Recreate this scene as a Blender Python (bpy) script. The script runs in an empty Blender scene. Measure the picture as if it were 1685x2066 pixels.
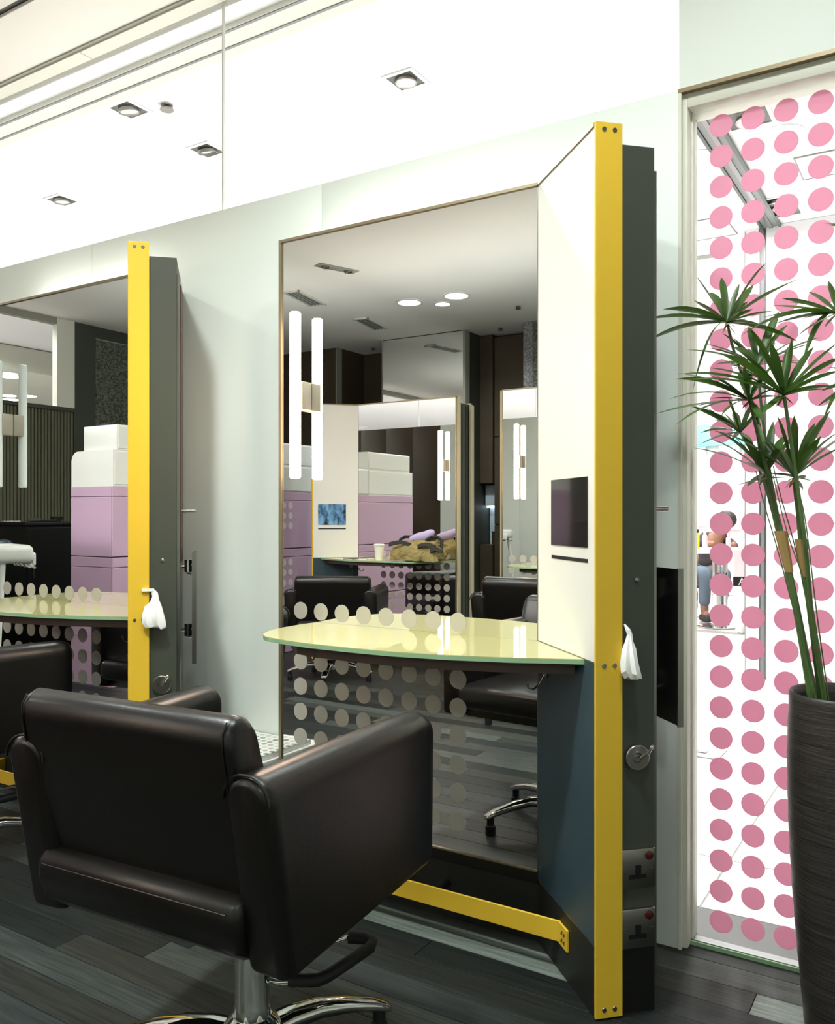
import bpy, bmesh, math, random
from mathutils import Vector, Matrix, noise
random.seed(7)
SC = bpy.context.scene
COL = SC.collection

# ------------------------------------------------------------------ camera, world, exposure, large lights
YAW = math.radians(32.1)
cam_d = bpy.data.cameras.new('camera')
cam = bpy.data.objects.new('camera', cam_d); COL.objects.link(cam)
cam.location = (0, 0, 1.1); cam.rotation_euler = (math.pi / 2, 0, YAW)
cam_d.sensor_fit = 'HORIZONTAL'; cam_d.sensor_width = 36; cam_d.lens = 36 * 1720 / 1685
cam_d.shift_y = 7 / 1685; cam_d.clip_start = .02
SC.camera = cam
wd = bpy.data.worlds.new('world'); SC.world = wd; wd.use_nodes = True
wd.node_tree.nodes['Background'].inputs[0].default_value = (.9, .95, 1, 1)
wd.node_tree.nodes['Background'].inputs[1].default_value = .05
vs = SC.view_settings
vs.view_transform = 'Standard'; vs.look = 'None'; vs.gamma = 1; vs.use_curve_mapping = False
vs.exposure = 0.0
SC.display_settings.display_device = 'sRGB'
cy = SC.cycles
cy.use_denoising = True; cy.max_bounces = 16; cy.diffuse_bounces = 6; cy.glossy_bounces = 10
cy.transmission_bounces = 8; cy.transparent_max_bounces = 24; cy.sample_clamp_indirect = 6
P_MALL, P_SALON, P_WALL, P_BACK, P_UP = 28.0, 13.0, 21.0, 27.0, 6.0     # watts of one mall / salon / wall-side / added back downlight, added uplight
TUBE_GLOW = 48.0

def area_lamp(name, loc, size, power, color=(1, 1, 1), spread=170, parent=None, size_y=None, up=False):
    d = bpy.data.lights.new(name, 'AREA'); d.shape = 'DISK'; d.size = size
    if size_y: d.shape = 'RECTANGLE'; d.size_y = size_y
    d.energy = power; d.color = color
    d.spread = math.radians(spread)
    o = bpy.data.objects.new(name, d); COL.objects.link(o); o.location = loc
    if up: o.rotation_euler = (math.pi, 0, 0)
    if parent: o.parent = parent
    return o

# ------------------------------------------------------------------ materials
def lin(c): return tuple((x / 255 / 12.92) if x / 255 <= .04045 else ((x / 255 + .055) / 1.055) ** 2.4 for x in c)
def mat(name, rgb, rough=.5, metal=0., spec=.5, var=0., vscale=20., bump=0., bscale=200., coat=0., stretch=None, emit=None):
    m = bpy.data.materials.new(name); m.use_nodes = True
    nt = m.node_tree; b = nt.nodes['Principled BSDF']
    c = lin(rgb)
    b.inputs['Base Color'].default_value = (*c, 1); b.inputs['Roughness'].default_value = rough
    b.inputs['Metallic'].default_value = metal; b.inputs['Specular IOR Level'].default_value = spec
    if coat: b.inputs['Coat Weight'].default_value = coat; b.inputs['Coat Roughness'].default_value = .03
    tc = None
    if var or bump:
        tc = nt.nodes.new('ShaderNodeTexCoord'); mp = nt.nodes.new('ShaderNodeMapping')
        nt.links.new(tc.outputs['Object'], mp.inputs[0])
        if stretch: mp.inputs['Scale'].default_value = stretch
    if var:
        n = nt.nodes.new('ShaderNodeTexNoise'); n.inputs['Scale'].default_value = vscale; n.inputs['Detail'].default_value = 5
        nt.links.new(mp.outputs[0], n.inputs['Vector'])
        r = nt.nodes.new('ShaderNodeValToRGB')
        r.color_ramp.elements[0].position = .3; r.color_ramp.elements[1].position = .7
        r.color_ramp.elements[0].color = (*[x * (1 - var) for x in c], 1)
        r.color_ramp.elements[1].color = (*[min(1, x * (1 + var)) for x in c], 1)
        nt.links.new(n.outputs[0], r.inputs[0]); nt.links.new(r.outputs[0], b.inputs['Base Color'])
    if bump:
        n2 = nt.nodes.new('ShaderNodeTexNoise'); n2.inputs['Scale'].default_value = bscale; n2.inputs['Detail'].default_value = 3
        nt.links.new(mp.outputs[0], n2.inputs['Vector'])
        bp = nt.nodes.new('ShaderNodeBump'); bp.inputs['Strength'].default_value = bump; bp.inputs['Distance'].default_value = .002
        nt.links.new(n2.outputs[0], bp.inputs['Height']); nt.links.new(bp.outputs[0], b.inputs['Normal'])
    if emit:
        b.inputs['Emission Color'].default_value = (*lin(emit[0]), 1); b.inputs['Emission Strength'].default_value = emit[1]
    return m
def emission(name, rgb, s):
    m = bpy.data.materials.new(name); m.use_nodes = True; nt = m.node_tree; nt.nodes.clear()
    e = nt.nodes.new('ShaderNodeEmission'); e.inputs[0].default_value = (*lin(rgb), 1); e.inputs[1].default_value = s
    o = nt.nodes.new('ShaderNodeOutputMaterial'); nt.links.new(e.outputs[0], o.inputs[0]); return m
def mirror_mat():
    m = bpy.data.materials.new('mirror_silver'); m.use_nodes = True; nt = m.node_tree; nt.nodes.clear()
    g = nt.nodes.new('ShaderNodeBsdfGlossy'); g.inputs['Color'].default_value = (.92, .925, .905, 1); g.inputs['Roughness'].default_value = 0
    o = nt.nodes.new('ShaderNodeOutputMaterial'); nt.links.new(g.outputs[0], o.inputs[0]); return m
def glass_mat(name, tint, refl=1.0):
    m = bpy.data.materials.new(name); m.use_nodes = True; nt = m.node_tree; nt.nodes.clear()
    t = nt.nodes.new('ShaderNodeBsdfTransparent'); t.inputs[0].default_value = (*tint, 1)
    g = nt.nodes.new('ShaderNodeBsdfGlossy'); g.inputs['Roughness'].default_value = 0
    f = nt.nodes.new('ShaderNodeFresnel'); f.inputs[0].default_value = 1.45
    geo = nt.nodes.new('ShaderNodeNewGeometry'); inv = nt.nodes.new('ShaderNodeMath'); inv.operation = 'SUBTRACT'; inv.inputs[0].default_value = refl
    nt.links.new(geo.outputs['Backfacing'], inv.inputs[1]); inv.use_clamp = True
    mu = nt.nodes.new('ShaderNodeMath'); mu.operation = 'MULTIPLY'
    nt.links.new(f.outputs[0], mu.inputs[0]); nt.links.new(inv.outputs[0], mu.inputs[1])
    x = nt.nodes.new('ShaderNodeMixShader'); nt.links.new(mu.outputs[0], x.inputs[0]); nt.links.new(t.outputs[0], x.inputs[1]); nt.links.new(g.outputs[0], x.inputs[2])
    o = nt.nodes.new('ShaderNodeOutputMaterial'); nt.links.new(x.outputs[0], o.inputs[0]); return m
def film_mat(name, rgb, trans):
    m = bpy.data.materials.new(name); m.use_nodes = True; nt = m.node_tree; nt.nodes.clear()
    d = nt.nodes.new('ShaderNodeBsdfDiffuse'); d.inputs[0].default_value = (*lin(rgb), 1)
    t = nt.nodes.new('ShaderNodeBsdfTranslucent'); t.inputs[0].default_value = (*lin(rgb), 1)
    x = nt.nodes.new('ShaderNodeMixShader'); x.inputs[0].default_value = trans
    nt.links.new(d.outputs[0], x.inputs[1]); nt.links.new(t.outputs[0], x.inputs[2])
    o = nt.nodes.new('ShaderNodeOutputMaterial'); nt.links.new(x.outputs[0], o.inputs[0]); return m
def plank_mat():
    m = mat('grey_oak_vinyl', (70, 68, 62), rough=.5, spec=.22); nt = m.node_tree; b = nt.nodes['Principled BSDF']
    oi = nt.nodes.new('ShaderNodeObjectInfo')
    r = nt.nodes.new('ShaderNodeValToRGB'); el = r.color_ramp.elements
    el[0].position = 0; el[0].color = (*lin((24, 28, 27)), 1); el[1].position = 1; el[1].color = (*lin((112, 120, 112)), 1)
    for p_, c_ in ((.3, (30, 34, 32)), (.5, (46, 47, 42)), (.72, (66, 71, 66)), (.86, (30, 36, 38))):
        e = el.new(p_); e.color = (*lin(c_), 1)
    nt.links.new(oi.outputs['Random'], r.inputs[0])
    tc = nt.nodes.new('ShaderNodeTexCoord'); mp = nt.nodes.new('ShaderNodeMapping'); mp.inputs['Scale'].default_value = (2.4, 75, 1)
    sc_ = nt.nodes.new('ShaderNodeVectorMath'); sc_.operation = 'MULTIPLY_ADD'; sc_.inputs[1].default_value = (37, 11, 5)
    nt.links.new(oi.outputs['Random'], sc_.inputs[0]); nt.links.new(tc.outputs['Object'], sc_.inputs[2]); nt.links.new(sc_.outputs[0], mp.inputs[0])
    n = nt.nodes.new('ShaderNodeTexNoise'); n.inputs['Scale'].default_value = 2.2; n.inputs['Detail'].default_value = 8; n.inputs['Roughness'].default_value = .65
    nt.links.new(mp.outputs[0], n.inputs['Vector'])
    mr = nt.nodes.new('ShaderNodeMapRange'); mr.inputs[1].default_value = .3; mr.inputs[2].default_value = .7; mr.inputs[3].default_value = .42; mr.inputs[4].default_value = 1.65
    nt.links.new(n.outputs[0], mr.inputs[0])
    mx = nt.nodes.new('ShaderNodeMixRGB'); mx.blend_type = 'MULTIPLY'; mx.inputs[0].default_value = 1
    nt.links.new(r.outputs[0], mx.inputs[1]); nt.links.new(mr.outputs[0], mx.inputs[2]); nt.links.new(mx.outputs[0], b.inputs['Base Color'])
    bp = nt.nodes.new('ShaderNodeBump'); bp.inputs['Strength'].default_value = .25; bp.inputs['Distance'].default_value = .001
    nt.links.new(n.outputs[0], bp.inputs['Height']); nt.links.new(bp.outputs[0], b.inputs['Normal'])
    return m
def speckle_mat(name, c0, c1, scale):
    m = mat(name, c0, rough=.7); nt = m.node_tree; b = nt.nodes['Principled BSDF']
    tc = nt.nodes.new('ShaderNodeTexCoord'); v = nt.nodes.new('ShaderNodeTexVoronoi'); v.inputs['Scale'].default_value = scale
    nt.links.new(tc.outputs['Object'], v.inputs['Vector'])
    r = nt.nodes.new('ShaderNodeValToRGB'); r.color_ramp.elements[0].color = (*lin(c0), 1); r.color_ramp.elements[1].color = (*lin(c1), 1)
    r.color_ramp.elements[0].position = .2; r.color_ramp.elements[1].position = .9
    nt.links.new(v.outputs['Color'], r.inputs[0]); nt.links.new(r.outputs[0], b.inputs['Base Color']); return m
def leaf_mat():
    m = mat('papyrus_green', (62, 92, 40), rough=.38, spec=.5, var=.35, vscale=9); nt = m.node_tree; b = nt.nodes['Principled BSDF']
    out = nt.nodes['Material Output']; t = nt.nodes.new('ShaderNodeBsdfTranslucent'); t.inputs[0].default_value = (*lin((88, 130, 40)), 1)
    x = nt.nodes.new('ShaderNodeMixShader'); x.inputs[0].default_value = .22
    nt.links.new(b.outputs[0], x.inputs[1]); nt.links.new(t.outputs[0], x.inputs[2]); nt.links.new(x.outputs[0], out.inputs[0]); return m
def screen_mat():
    m = bpy.data.materials.new('screen_picture'); m.use_nodes = True; nt = m.node_tree; nt.nodes.clear()
    tc = nt.nodes.new('ShaderNodeTexCoord'); n = nt.nodes.new('ShaderNodeTexNoise'); n.inputs['Scale'].default_value = 14; n.inputs['Detail'].default_value = 2
    mp = nt.nodes.new('ShaderNodeMapping'); mp.inputs['Scale'].default_value = (1.5, 1.5, .8)
    nt.links.new(tc.outputs['Object'], mp.inputs[0]); nt.links.new(mp.outputs[0], n.inputs['Vector'])
    r = nt.nodes.new('ShaderNodeValToRGB'); e = r.color_ramp.elements
    e[0].position = .36; e[0].color = (*lin((52, 62, 66)), 1); e[1].position = .62; e[1].color = (*lin((150, 195, 225)), 1)
    k = e.new(.48); k.color = (*lin((105, 150, 185)), 1)
    nt.links.new(n.outputs[0], r.inputs[0])
    em = nt.nodes.new('ShaderNodeEmission'); em.inputs[1].default_value = .8; nt.links.new(r.outputs[0], em.inputs[0])
    o = nt.nodes.new('ShaderNodeOutputMaterial'); nt.links.new(em.outputs[0], o.inputs[0]); return m
def page_mat():
    m = mat('printed_page', (235, 235, 230), rough=.35); nt = m.node_tree; b = nt.nodes['Principled BSDF']
    tc = nt.nodes.new('ShaderNodeTexCoord'); mp = nt.nodes.new('ShaderNodeMapping'); mp.inputs['Scale'].default_value = (36, 36, 36)
    nt.links.new(tc.outputs['Object'], mp.inputs[0])
    fr = nt.nodes.new('ShaderNodeVectorMath'); fr.operation = 'FRACTION'; nt.links.new(mp.outputs[0], fr.inputs[0])
    sb = nt.nodes.new('ShaderNodeVectorMath'); sb.operation = 'SUBTRACT'; sb.inputs[1].default_value = (.5, .5, .5); nt.links.new(fr.outputs[0], sb.inputs[0])
    ml = nt.nodes.new('ShaderNodeVectorMath'); ml.operation = 'MULTIPLY'; ml.inputs[1].default_value = (1, 1, 0); nt.links.new(sb.outputs[0], ml.inputs[0])
    ln = nt.nodes.new('ShaderNodeVectorMath'); ln.operation = 'LENGTH'; nt.links.new(ml.outputs[0], ln.inputs[0])
    lt = nt.nodes.new('ShaderNodeMath'); lt.operation = 'LESS_THAN'; lt.inputs[1].default_value = .34; nt.links.new(ln.outputs['Value'], lt.inputs[0])
    fl = nt.nodes.new('ShaderNodeVectorMath'); fl.operation = 'FLOOR'; nt.links.new(mp.outputs[0], fl.inputs[0])
    wn = nt.nodes.new('ShaderNodeTexWhiteNoise'); nt.links.new(fl.outputs[0], wn.inputs['Vector'])
    r = nt.nodes.new('ShaderNodeValToRGB'); r.color_ramp.elements[0].color = (*lin((110, 108, 100)), 1); r.color_ramp.elements[1].color = (*lin((225, 220, 205)), 1)
    nt.links.new(wn.outputs['Value'], r.inputs[0])
    mx = nt.nodes.new('ShaderNodeMixRGB'); mx.inputs[1].default_value = (*lin((238, 238, 232)), 1)
    nt.links.new(lt.outputs[0], mx.inputs[0]); nt.links.new(r.outputs[0], mx.inputs[2]); nt.links.new(mx.outputs[0], b.inputs['Base Color']); return m
def shelf_mat():
    m = mat('pale_yellow_backed_glass', (200, 194, 132), rough=.5, spec=.3, coat=1.0); return m

M = {
 'wall': mat('white_wall_panel', (234, 241, 234), .55, bump=.05, bscale=120),
 'white': mat('white_laminate', (230, 231, 226), .35),
 'mallwhite': mat('mall_white', (242, 242, 244), .6),
 'tile': mat('mall_tile', (232, 230, 228), .18, spec=.5),
 'ceil': mat('salon_ceiling_paint', (240, 236, 228), .8),
 'yellow': mat('yellow_powder_coat', (228, 187, 52), .5, spec=.35, bump=.12, bscale=900),
 'dark': mat('charcoal_green_laminate', (66, 70, 60), .5, spec=.4, bump=.06, bscale=600),
 'black': mat('black_laminate', (15, 15, 14), .4),
 'bluegrey': mat('blue_grey_laminate', (54, 74, 82), .38, spec=.5, var=.08, vscale=6),
 'plinth': mat('dark_olive_laminate', (30, 31, 26), .5),
 'brownframe': mat('champagne_anodised', (150, 138, 112), .35, metal=.7),
 'underbox': mat('dark_brown_box', (62, 46, 36), .55),
 'mirror': mirror_mat(),
 'frost': mat('frosted_mirror_print', (186, 181, 168), .5, metal=.25),
 'leather': mat('dark_brown_leather', (13, 9, 7), .33, spec=.5, bump=.12, bscale=260),
 'chrome': mat('chrome', (225, 225, 222), .08, metal=1),
 'steel': mat('brushed_steel', (150, 146, 140), .3, metal=1),
 'rubber': mat('black_rubber', (20, 20, 20), .6),
 'shelf': shelf_mat(),
 'greenedge': mat('green_glass_edge', (146, 180, 140), .12, spec=.6),
 'screen_off': mat('dark_screen_glass', (40, 38, 38), .05, spec=.8),
 'screen_on': screen_mat(),
 'lilac': mat('lilac_lacquer', (196, 165, 190), .4),
 'lilacdot': mat('pale_dot_print', (225, 215, 215), .5),
 'purple': mat('purple_towelling', (70, 48, 105), .95, bump=.6, bscale=300),
 'lavender': mat('lavender_cloth', (190, 178, 215), .9),
 'tissue': mat('white_tissue', (240, 240, 236), .9),
 'khaki': mat('khaki_canvas', (150, 134, 84), .85, var=.15, vscale=12, bump=.3, bscale=250),
 'strap': mat('grey_strap', (62, 60, 52), .7),
 'cup': mat('white_card_cup', (236, 234, 220), .5),
 'pot': mat('dark_ridged_ceramic', (48, 44, 41), .42, var=.45, vscale=14, bump=.8, bscale=22, stretch=(.6, .6, 9)),
 'soil': mat('dark_soil', (28, 22, 16), .95, bump=.8, bscale=60),
 'leaf': leaf_mat(),
 'stem': mat('papyrus_stem', (74, 100, 50), .5, var=.2, vscale=18),
 'sheath': mat('dry_sheath', (170, 140, 85), .8),
 'plank': plank_mat(),
 'film': film_mat('pink_dot_film', (240, 192, 210), .62),
 'glass': glass_mat('clear_glass', (.975, .985, .98)),
 'winframe': mat('warm_white_frame', (226, 226, 212), .45),
 'winsteel': mat('stainless_track', (150, 150, 150), .3, metal=.9),
 'winbrown': mat('bronze_edge', (140, 125, 98), .4, metal=.5),
 'tube_on': emission('lit_opal_tube', (255, 222, 196), TUBE_GLOW),
 'tube_off': mat('unlit_opal_tube', (232, 238, 236), .25),
 'bracket': mat('grey_beige_lamp_block', (165, 158, 142), .45),
 'lampglow': emission('lamp_lens', (255, 250, 240), 9),
 'recess': mat('dark_lamp_recess', (88, 96, 88), .35, metal=.4),
 'darkwall': mat('dark_brown_wall_panel', (74, 64, 50), .5, spec=.3, var=.1, vscale=3),
 'speckle': speckle_mat('granular_grey_panel', (50, 54, 44), (122, 126, 110), 90),
 'specklelight': speckle_mat('granular_silver_panel', (90, 90, 92), (165, 162, 165), 120),
 'slat': mat('dark_ribbed_panel', (98, 100, 78), .5),
 'grille': mat('vent_grey', (150, 150, 145), .5),
 'creamframe': mat('cream_edge_board', (205, 192, 160), .45),
 'trimgrey': mat('grey_ceiling_trim', (150, 150, 138), .5),
 'slotgrey': mat('grey_slot', (128, 130, 132), .4, metal=.4),
 'skirt': mat('grey_skirting', (84, 82, 78), .5),
 'threshold': mat('grey_threshold', (84, 83, 82), .4),
 'counter': mat('white_counter', (240, 240, 240), .4),
 'skin': mat('skin', (150, 105, 82), .55),
 'jeans': mat('grey_blue_cloth', (96, 112, 126), .9),
 'jacket': mat('dark_cloth', (58, 56, 58), .9),
 'hair': mat('dark_hair', (40, 36, 36), .6),
 'orange': mat('orange_red_cloth', (225, 92, 60), .8),
 'turq': mat('turquoise_sign', (120, 215, 215), .5),
 'palepink': mat('pale_pink_tile', (238, 222, 224), .35),
 'page': page_mat(),
 'lit': emission('lit_strip', (225, 240, 255), 4),
 'kitchen': mat('pale_blue_cabinet', (196, 212, 222), .4),
 'green_glow': emission('exit_glow', (40, 200, 120), .6),
 'red': mat('dark_red_lens', (70, 18, 20), .2),
 'oil': mat('yellow_oil', (226, 200, 60), .2), 'pinkliq': mat('pink_liquid', (240, 200, 205), .2),
 'film_mirror': mat('hand_mirror_back', (22, 22, 21), .3),
}

# ------------------------------------------------------------------ mesh helpers
class MB:
    def __init__(s): s.bm = bmesh.new()
    def box(s, x0, x1, y0, y1, z0, z1, bev=0, seg=2, mtx=None):
        t = bmesh.new(); bmesh.ops.create_cube(t, size=1)
        for v in t.verts: v.co = Vector((x0 + (v.co.x + .5) * (x1 - x0), y0 + (v.co.y + .5) * (y1 - y0), z0 + (v.co.z + .5) * (z1 - z0)))
        if bev: bmesh.ops.bevel(t, geom=t.edges[:], offset=bev, segments=seg, affect='EDGES', profile=.5)
        return s._in(t, mtx)
    def _in(s, t, mtx=None):
        if mtx is not None: bmesh.ops.transform(t, matrix=mtx, verts=t.verts)
        me = bpy.data.meshes.new('t'); t.to_mesh(me); t.free(); s.bm.from_mesh(me); bpy.data.meshes.remove(me); return s
    def prism(s, pts, z0, z1, bev=0, mtx=None):
        t = bmesh.new(); n = len(pts)
        a = [t.verts.new((p[0], p[1], z0)) for p in pts]; b = [t.verts.new((p[0], p[1], z1)) for p in pts]
        t.faces.new(a[::-1]); t.faces.new(b)
        for i in range(n): t.faces.new((a[i], a[(i + 1) % n], b[(i + 1) % n], b[i]))
        bmesh.ops.recalc_face_normals(t, faces=t.faces)
        if bev: bmesh.ops.bevel(t, geom=t.edges[:], offset=bev, segments=2, affect='EDGES', profile=.5)
        return s._in(t, mtx)
    def loft(s, secs, cap=True, mtx=None):
        t = bmesh.new(); R = [[t.verts.new(p) for p in q] for q in secs]; n = len(secs[0])
        for i in range(len(R) - 1):
            for j in range(n): t.faces.new((R[i][j], R[i][(j + 1) % n], R[i + 1][(j + 1) % n], R[i + 1][j]))
        if cap: t.faces.new(R[0][::-1]); t.faces.new(R[-1])
        bmesh.ops.recalc_face_normals(t, faces=t.faces)
        return s._in(t, mtx)
    def tube(s, pts, r, seg=10, cap=True):
        pts = [Vector(p) for p in pts]; rs = r if isinstance(r, (list, tuple)) else [r] * len(pts)
        secs = []; up = None
        for i, p in enumerate(pts):
            d = (pts[min(i + 1, len(pts) - 1)] - pts[max(i - 1, 0)]).normalized()
            if up is None:
                up = Vector((0, 0, 1)) if abs(d.z) < .9 else Vector((1, 0, 0))
            x = d.cross(up).normalized(); y = x.cross(d).normalized(); up = y
            secs.append([p + (x * math.cos(a) + y * math.sin(a)) * rs[i] for a in [2 * math.pi * k / seg for k in range(seg)]])
        return s.loft(secs, cap)
    def lathe(s, prof, c=(0, 0, 0), seg=32, mtx=None):
        t = bmesh.new(); R = []
        for r, z in prof:
            if r < 1e-6: R.append([t.verts.new((c[0], c[1], c[2] + z))])
            else: R.append([t.verts.new((c[0] + r * math.cos(2 * math.pi * k / seg), c[1] + r * math.sin(2 * math.pi * k / seg), c[2] + z)) for k in range(seg)])
        for i in range(len(R) - 1):
            a, b = R[i], R[i + 1]
            for k in range(seg):
                k2 = (k + 1) % seg
                if len(a) == 1 and len(b) == 1: continue
                if len(a) == 1: t.faces.new((a[0], b[k2], b[k]))
                elif len(b) == 1: t.faces.new((a[k], a[k2], b[0]))
                else: t.faces.new((a[k], a[k2], b[k2], b[k]))
        bmesh.ops.recalc_face_normals(t, faces=t.faces)
        return s._in(t, mtx)
    def mesh(s, name, m, smooth=40):
        me = bpy.data.meshes.new(name); bmesh.ops.remove_doubles(s.bm, verts=s.bm.verts, dist=1e-6)
        s.bm.to_mesh(me); s.bm.free()
        me.materials.append(M[m] if isinstance(m, str) else m)
        if smooth: me.shade_smooth(); me.set_sharp_from_angle(angle=math.radians(smooth))
        return me
    def build(s, name, m, parent=None, loc=(0, 0, 0), smooth=40):
        return put(name, s.mesh(name, m, smooth), parent, loc)
def put(name, me, parent=None, loc=(0, 0, 0)):
    o = bpy.data.objects.new(name, me); COL.objects.link(o); o.location = loc
    if parent: o.parent = parent
    return o
def tag(o, label=None, cat=None, group=None, kind=None):
    if label: o['label'] = label
    if cat: o['category'] = cat
    if group: o['group'] = group
    if kind: o['kind'] = kind
    return o
def thing(name, label, cat, loc=(0, 0, 0), rz=0, group=None):
    o = bpy.data.objects.new(name, None); COL.objects.link(o); o.empty_display_size = .05
    o.location = loc; o.rotation_euler = (0, 0, rz); return tag(o, label, cat, group)
def struct(o): o['kind'] = 'structure'; return o
def dup(o, parent=None):
    c = o.copy(); COL.objects.link(c)
    if parent is not None: c.parent = parent
    for ch in list(o.children): dup(ch, c)
    return c
def box(name, m, x0, x1, y0, y1, z0, z1, parent=None, bev=0):
    return MB().box(x0, x1, y0, y1, z0, z1, bev).build(name, m, parent, smooth=40 if bev else 0)
def disc_mesh(name, r, t, m, axis='y', seg=32):
    b = MB(); b.lathe([(0, -t / 2), (r, -t / 2), (r, t / 2), (0, t / 2)], seg=seg)
    me = b.mesh(name, m, 40)
    if axis == 'y': me.transform(Matrix.Rotation(math.pi / 2, 4, 'X'))
    return me
def rrect(w, h, r, n=6):     # rounded rectangle outline centred on 0
    out = []
    for cx, cy, a0 in ((w / 2 - r, h / 2 - r, 0), (-w / 2 + r, h / 2 - r, 90), (-w / 2 + r, -h / 2 + r, 180), (w / 2 - r, -h / 2 + r, 270)):
        for k in range(n + 1):
            a = math.radians(a0 + 90 * k / n); out.append((cx + r * math.cos(a), cy + r * math.sin(a)))
    return out
# ------------------------------------------------------------------ the setting: salon shell
WY, GY, CZ, MZ = 2.185, 2.244, 2.96, 3.03         # wall face, glazing plane, salon ceiling, mall ceiling
def quad_slab(name, m, x0, x1, y0, y1, z0, z1, parent=None): return box(name, m, x0, x1, y0, y1, z0, z1, parent)

fl = struct(quad_slab('floor', 'black', -7.3, 2.3, -4.3, 2.26, -.06, -.006))
rows_near = range(-8, 30)
pw = .0915
shared = {}
far = MB()
rnd = random.Random(11)
for r in range(-50, 30):
    y1 = 2.258 - (29 - r) * pw; y0 = y1 - pw + .0016
    if y0 < -4.28: continue
    x = -7.2 + rnd.uniform(0, .9)
    xs = [-7.28]
    while x < 2.2: xs.append(x); x += rnd.choice((.74, .92, 1.1, 1.28))
    xs.append(2.28)
    for a, b in zip(xs[:-1], xs[1:]):
        if y1 > -.35 and b > -4.6 and a < 1.0:
            L = round(b - a, 2)
            if L not in shared:
                shared[L] = MB().box(-L / 2 + .0008, L / 2 - .0008, -pw / 2 + .0008, pw / 2 - .0008, -.006, 0, .0007, 1).mesh('plank', 'plank', 0)
            o = put('plank', shared[L], fl, ((a + b) / 2, (y0 + y1) / 2, 0))
        else:
            far.box(a + .0008, b - .0008, y0, y1, -.006, 0)
fp = far.build('far_planks', 'plank', fl, smooth=0); fp['kind'] = 'stuff'

# window wall: white panels up to the transom, bulkhead over the window
wall = bpy.data.objects.new('wall_back', None); COL.objects.link(wall); struct(wall)
for a, b in ((-.587, -1.738), (-1.738, -2.9), (-2.9, -4.06), (-4.06, -5.2)):
    box('wall_panel', 'wall', b + .0012, a - .0012 if a < -.6 else a, WY, WY + .06, .0, 2.18, wall, .001)
box('wall_core', 'dark', -7.15, -.60, WY + .04, WY + .085, 0, 2.17, wall)
for k in range(5):
    box('wall_panel', 'darkwall', -7.15 + .39 * k + .001, -7.15 + .39 * (k + 1) - .001, WY - .0, WY + .05, 0, 2.18, wall, .0008)
box('bulkhead_panel', 'wall', -.587, 2.2, WY, WY + .06, 2.18, CZ, wall)
box('end_panel', 'wall', .16, 2.2, WY, WY + .06, 0, 2.18, wall)
struct(box('baseboard_window_reveal', 'skirt', -.595, -.5865, WY + .004, WY + .10, 0, .13))
struct(box('trim_1', 'white', -.597, -.5868, WY + .001, WY + .10, .13, 2.18))

# ceiling
struct(box('ceiling', 'ceil', -7.15, 2.2, -4.2, 1.84, CZ, CZ + .05))
struct(box('ceiling_edge_panel', 'ceil', -7.15, 2.2, 1.872, 2.15, CZ, CZ + .05))
struct(box('trim_2', 'black', -7.15, 2.2, 1.84, 1.872, CZ + .012, CZ + .05))
tr = struct(box('trim_3', 'trimgrey', -7.15, 2.2, 2.15, 2.262, CZ - .006, CZ + .06))
for a, b in ((-7.15, -2.95), (-2.95, 2.2)):
    box('trim_cover', 'winframe', a + .002, b - .002, 2.165, 2.225, CZ - .012, CZ - .006, tr)
# transom glazing
tg = bpy.data.objects.new('window_2', None); COL.objects.link(tg); struct(tg)
xs = [-.60, -2.238, -3.89, -5.54, -7.15]
for a, b in zip(xs[:-1], xs[1:]):
    box('glass_pane', 'glass', b + .004, a - .004, GY - .004, GY + .004, 2.18, CZ - .01, tg)
for a in xs[1:-1]: box('glass_joint', 'white', a - .003, a + .003, GY - .005, GY + .005, 2.18, CZ - .012, tg)
box('sill_rail', 'white', -7.15, -.60, GY - .05, GY + .03, 2.172, 2.181, tg)

# window_1: the dotted pane beside the stations
W0, W1 = -.585, .15
w1 = bpy.data.objects.new('window_1', None); COL.objects.link(w1); struct(w1)
box('frame_jamb', 'winframe', W0, W0 + .016, WY + .012, GY + .05, .0, 2.178, w1, .002)
box('frame_jamb', 'winframe', W1 - .02, W1, WY + .012, GY + .05, .0, 2.178, w1, .002)
box('frame_lintel', 'winframe', W0 + .016, W1 - .02, WY + .012, GY + .05, 2.135, 2.178, w1, .002)
box('frame_edge', 'winbrown', W0 - .004, W1 + .004, WY - .004, WY + .012, 2.170, 2.180, w1)
box('frame_edge', 'winframe', W0 - .004, W0 + .004, WY - .003, WY + .012, .0, 2.170, w1)
box('frame_bead', 'winframe', W0 + .016, W0 + .021, GY - .014, GY + .014, .012, 2.135, w1, .002)
box('floor_channel', 'winsteel', W0 + .016, W1 - .02, GY - .014, GY + .014, .0, .012, w1)
box('floor_channel', 'greenedge', W0 + .016, W1 - .02, GY - .02, GY - .0145, .0, .010, w1)
pane = box('glass_pane', 'glass', W0 + .021, W1 - .02, GY - .005, GY + .005, .012, 2.135, w1)
dm = disc_mesh('dot', .0283, .0008, 'film')
for c in range(8):
    for r in range(27):
        o = put('dot', dm, pane, (-.4965 + .0768 * c, GY - .0056, .0705 + .0776 * r)); 

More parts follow.
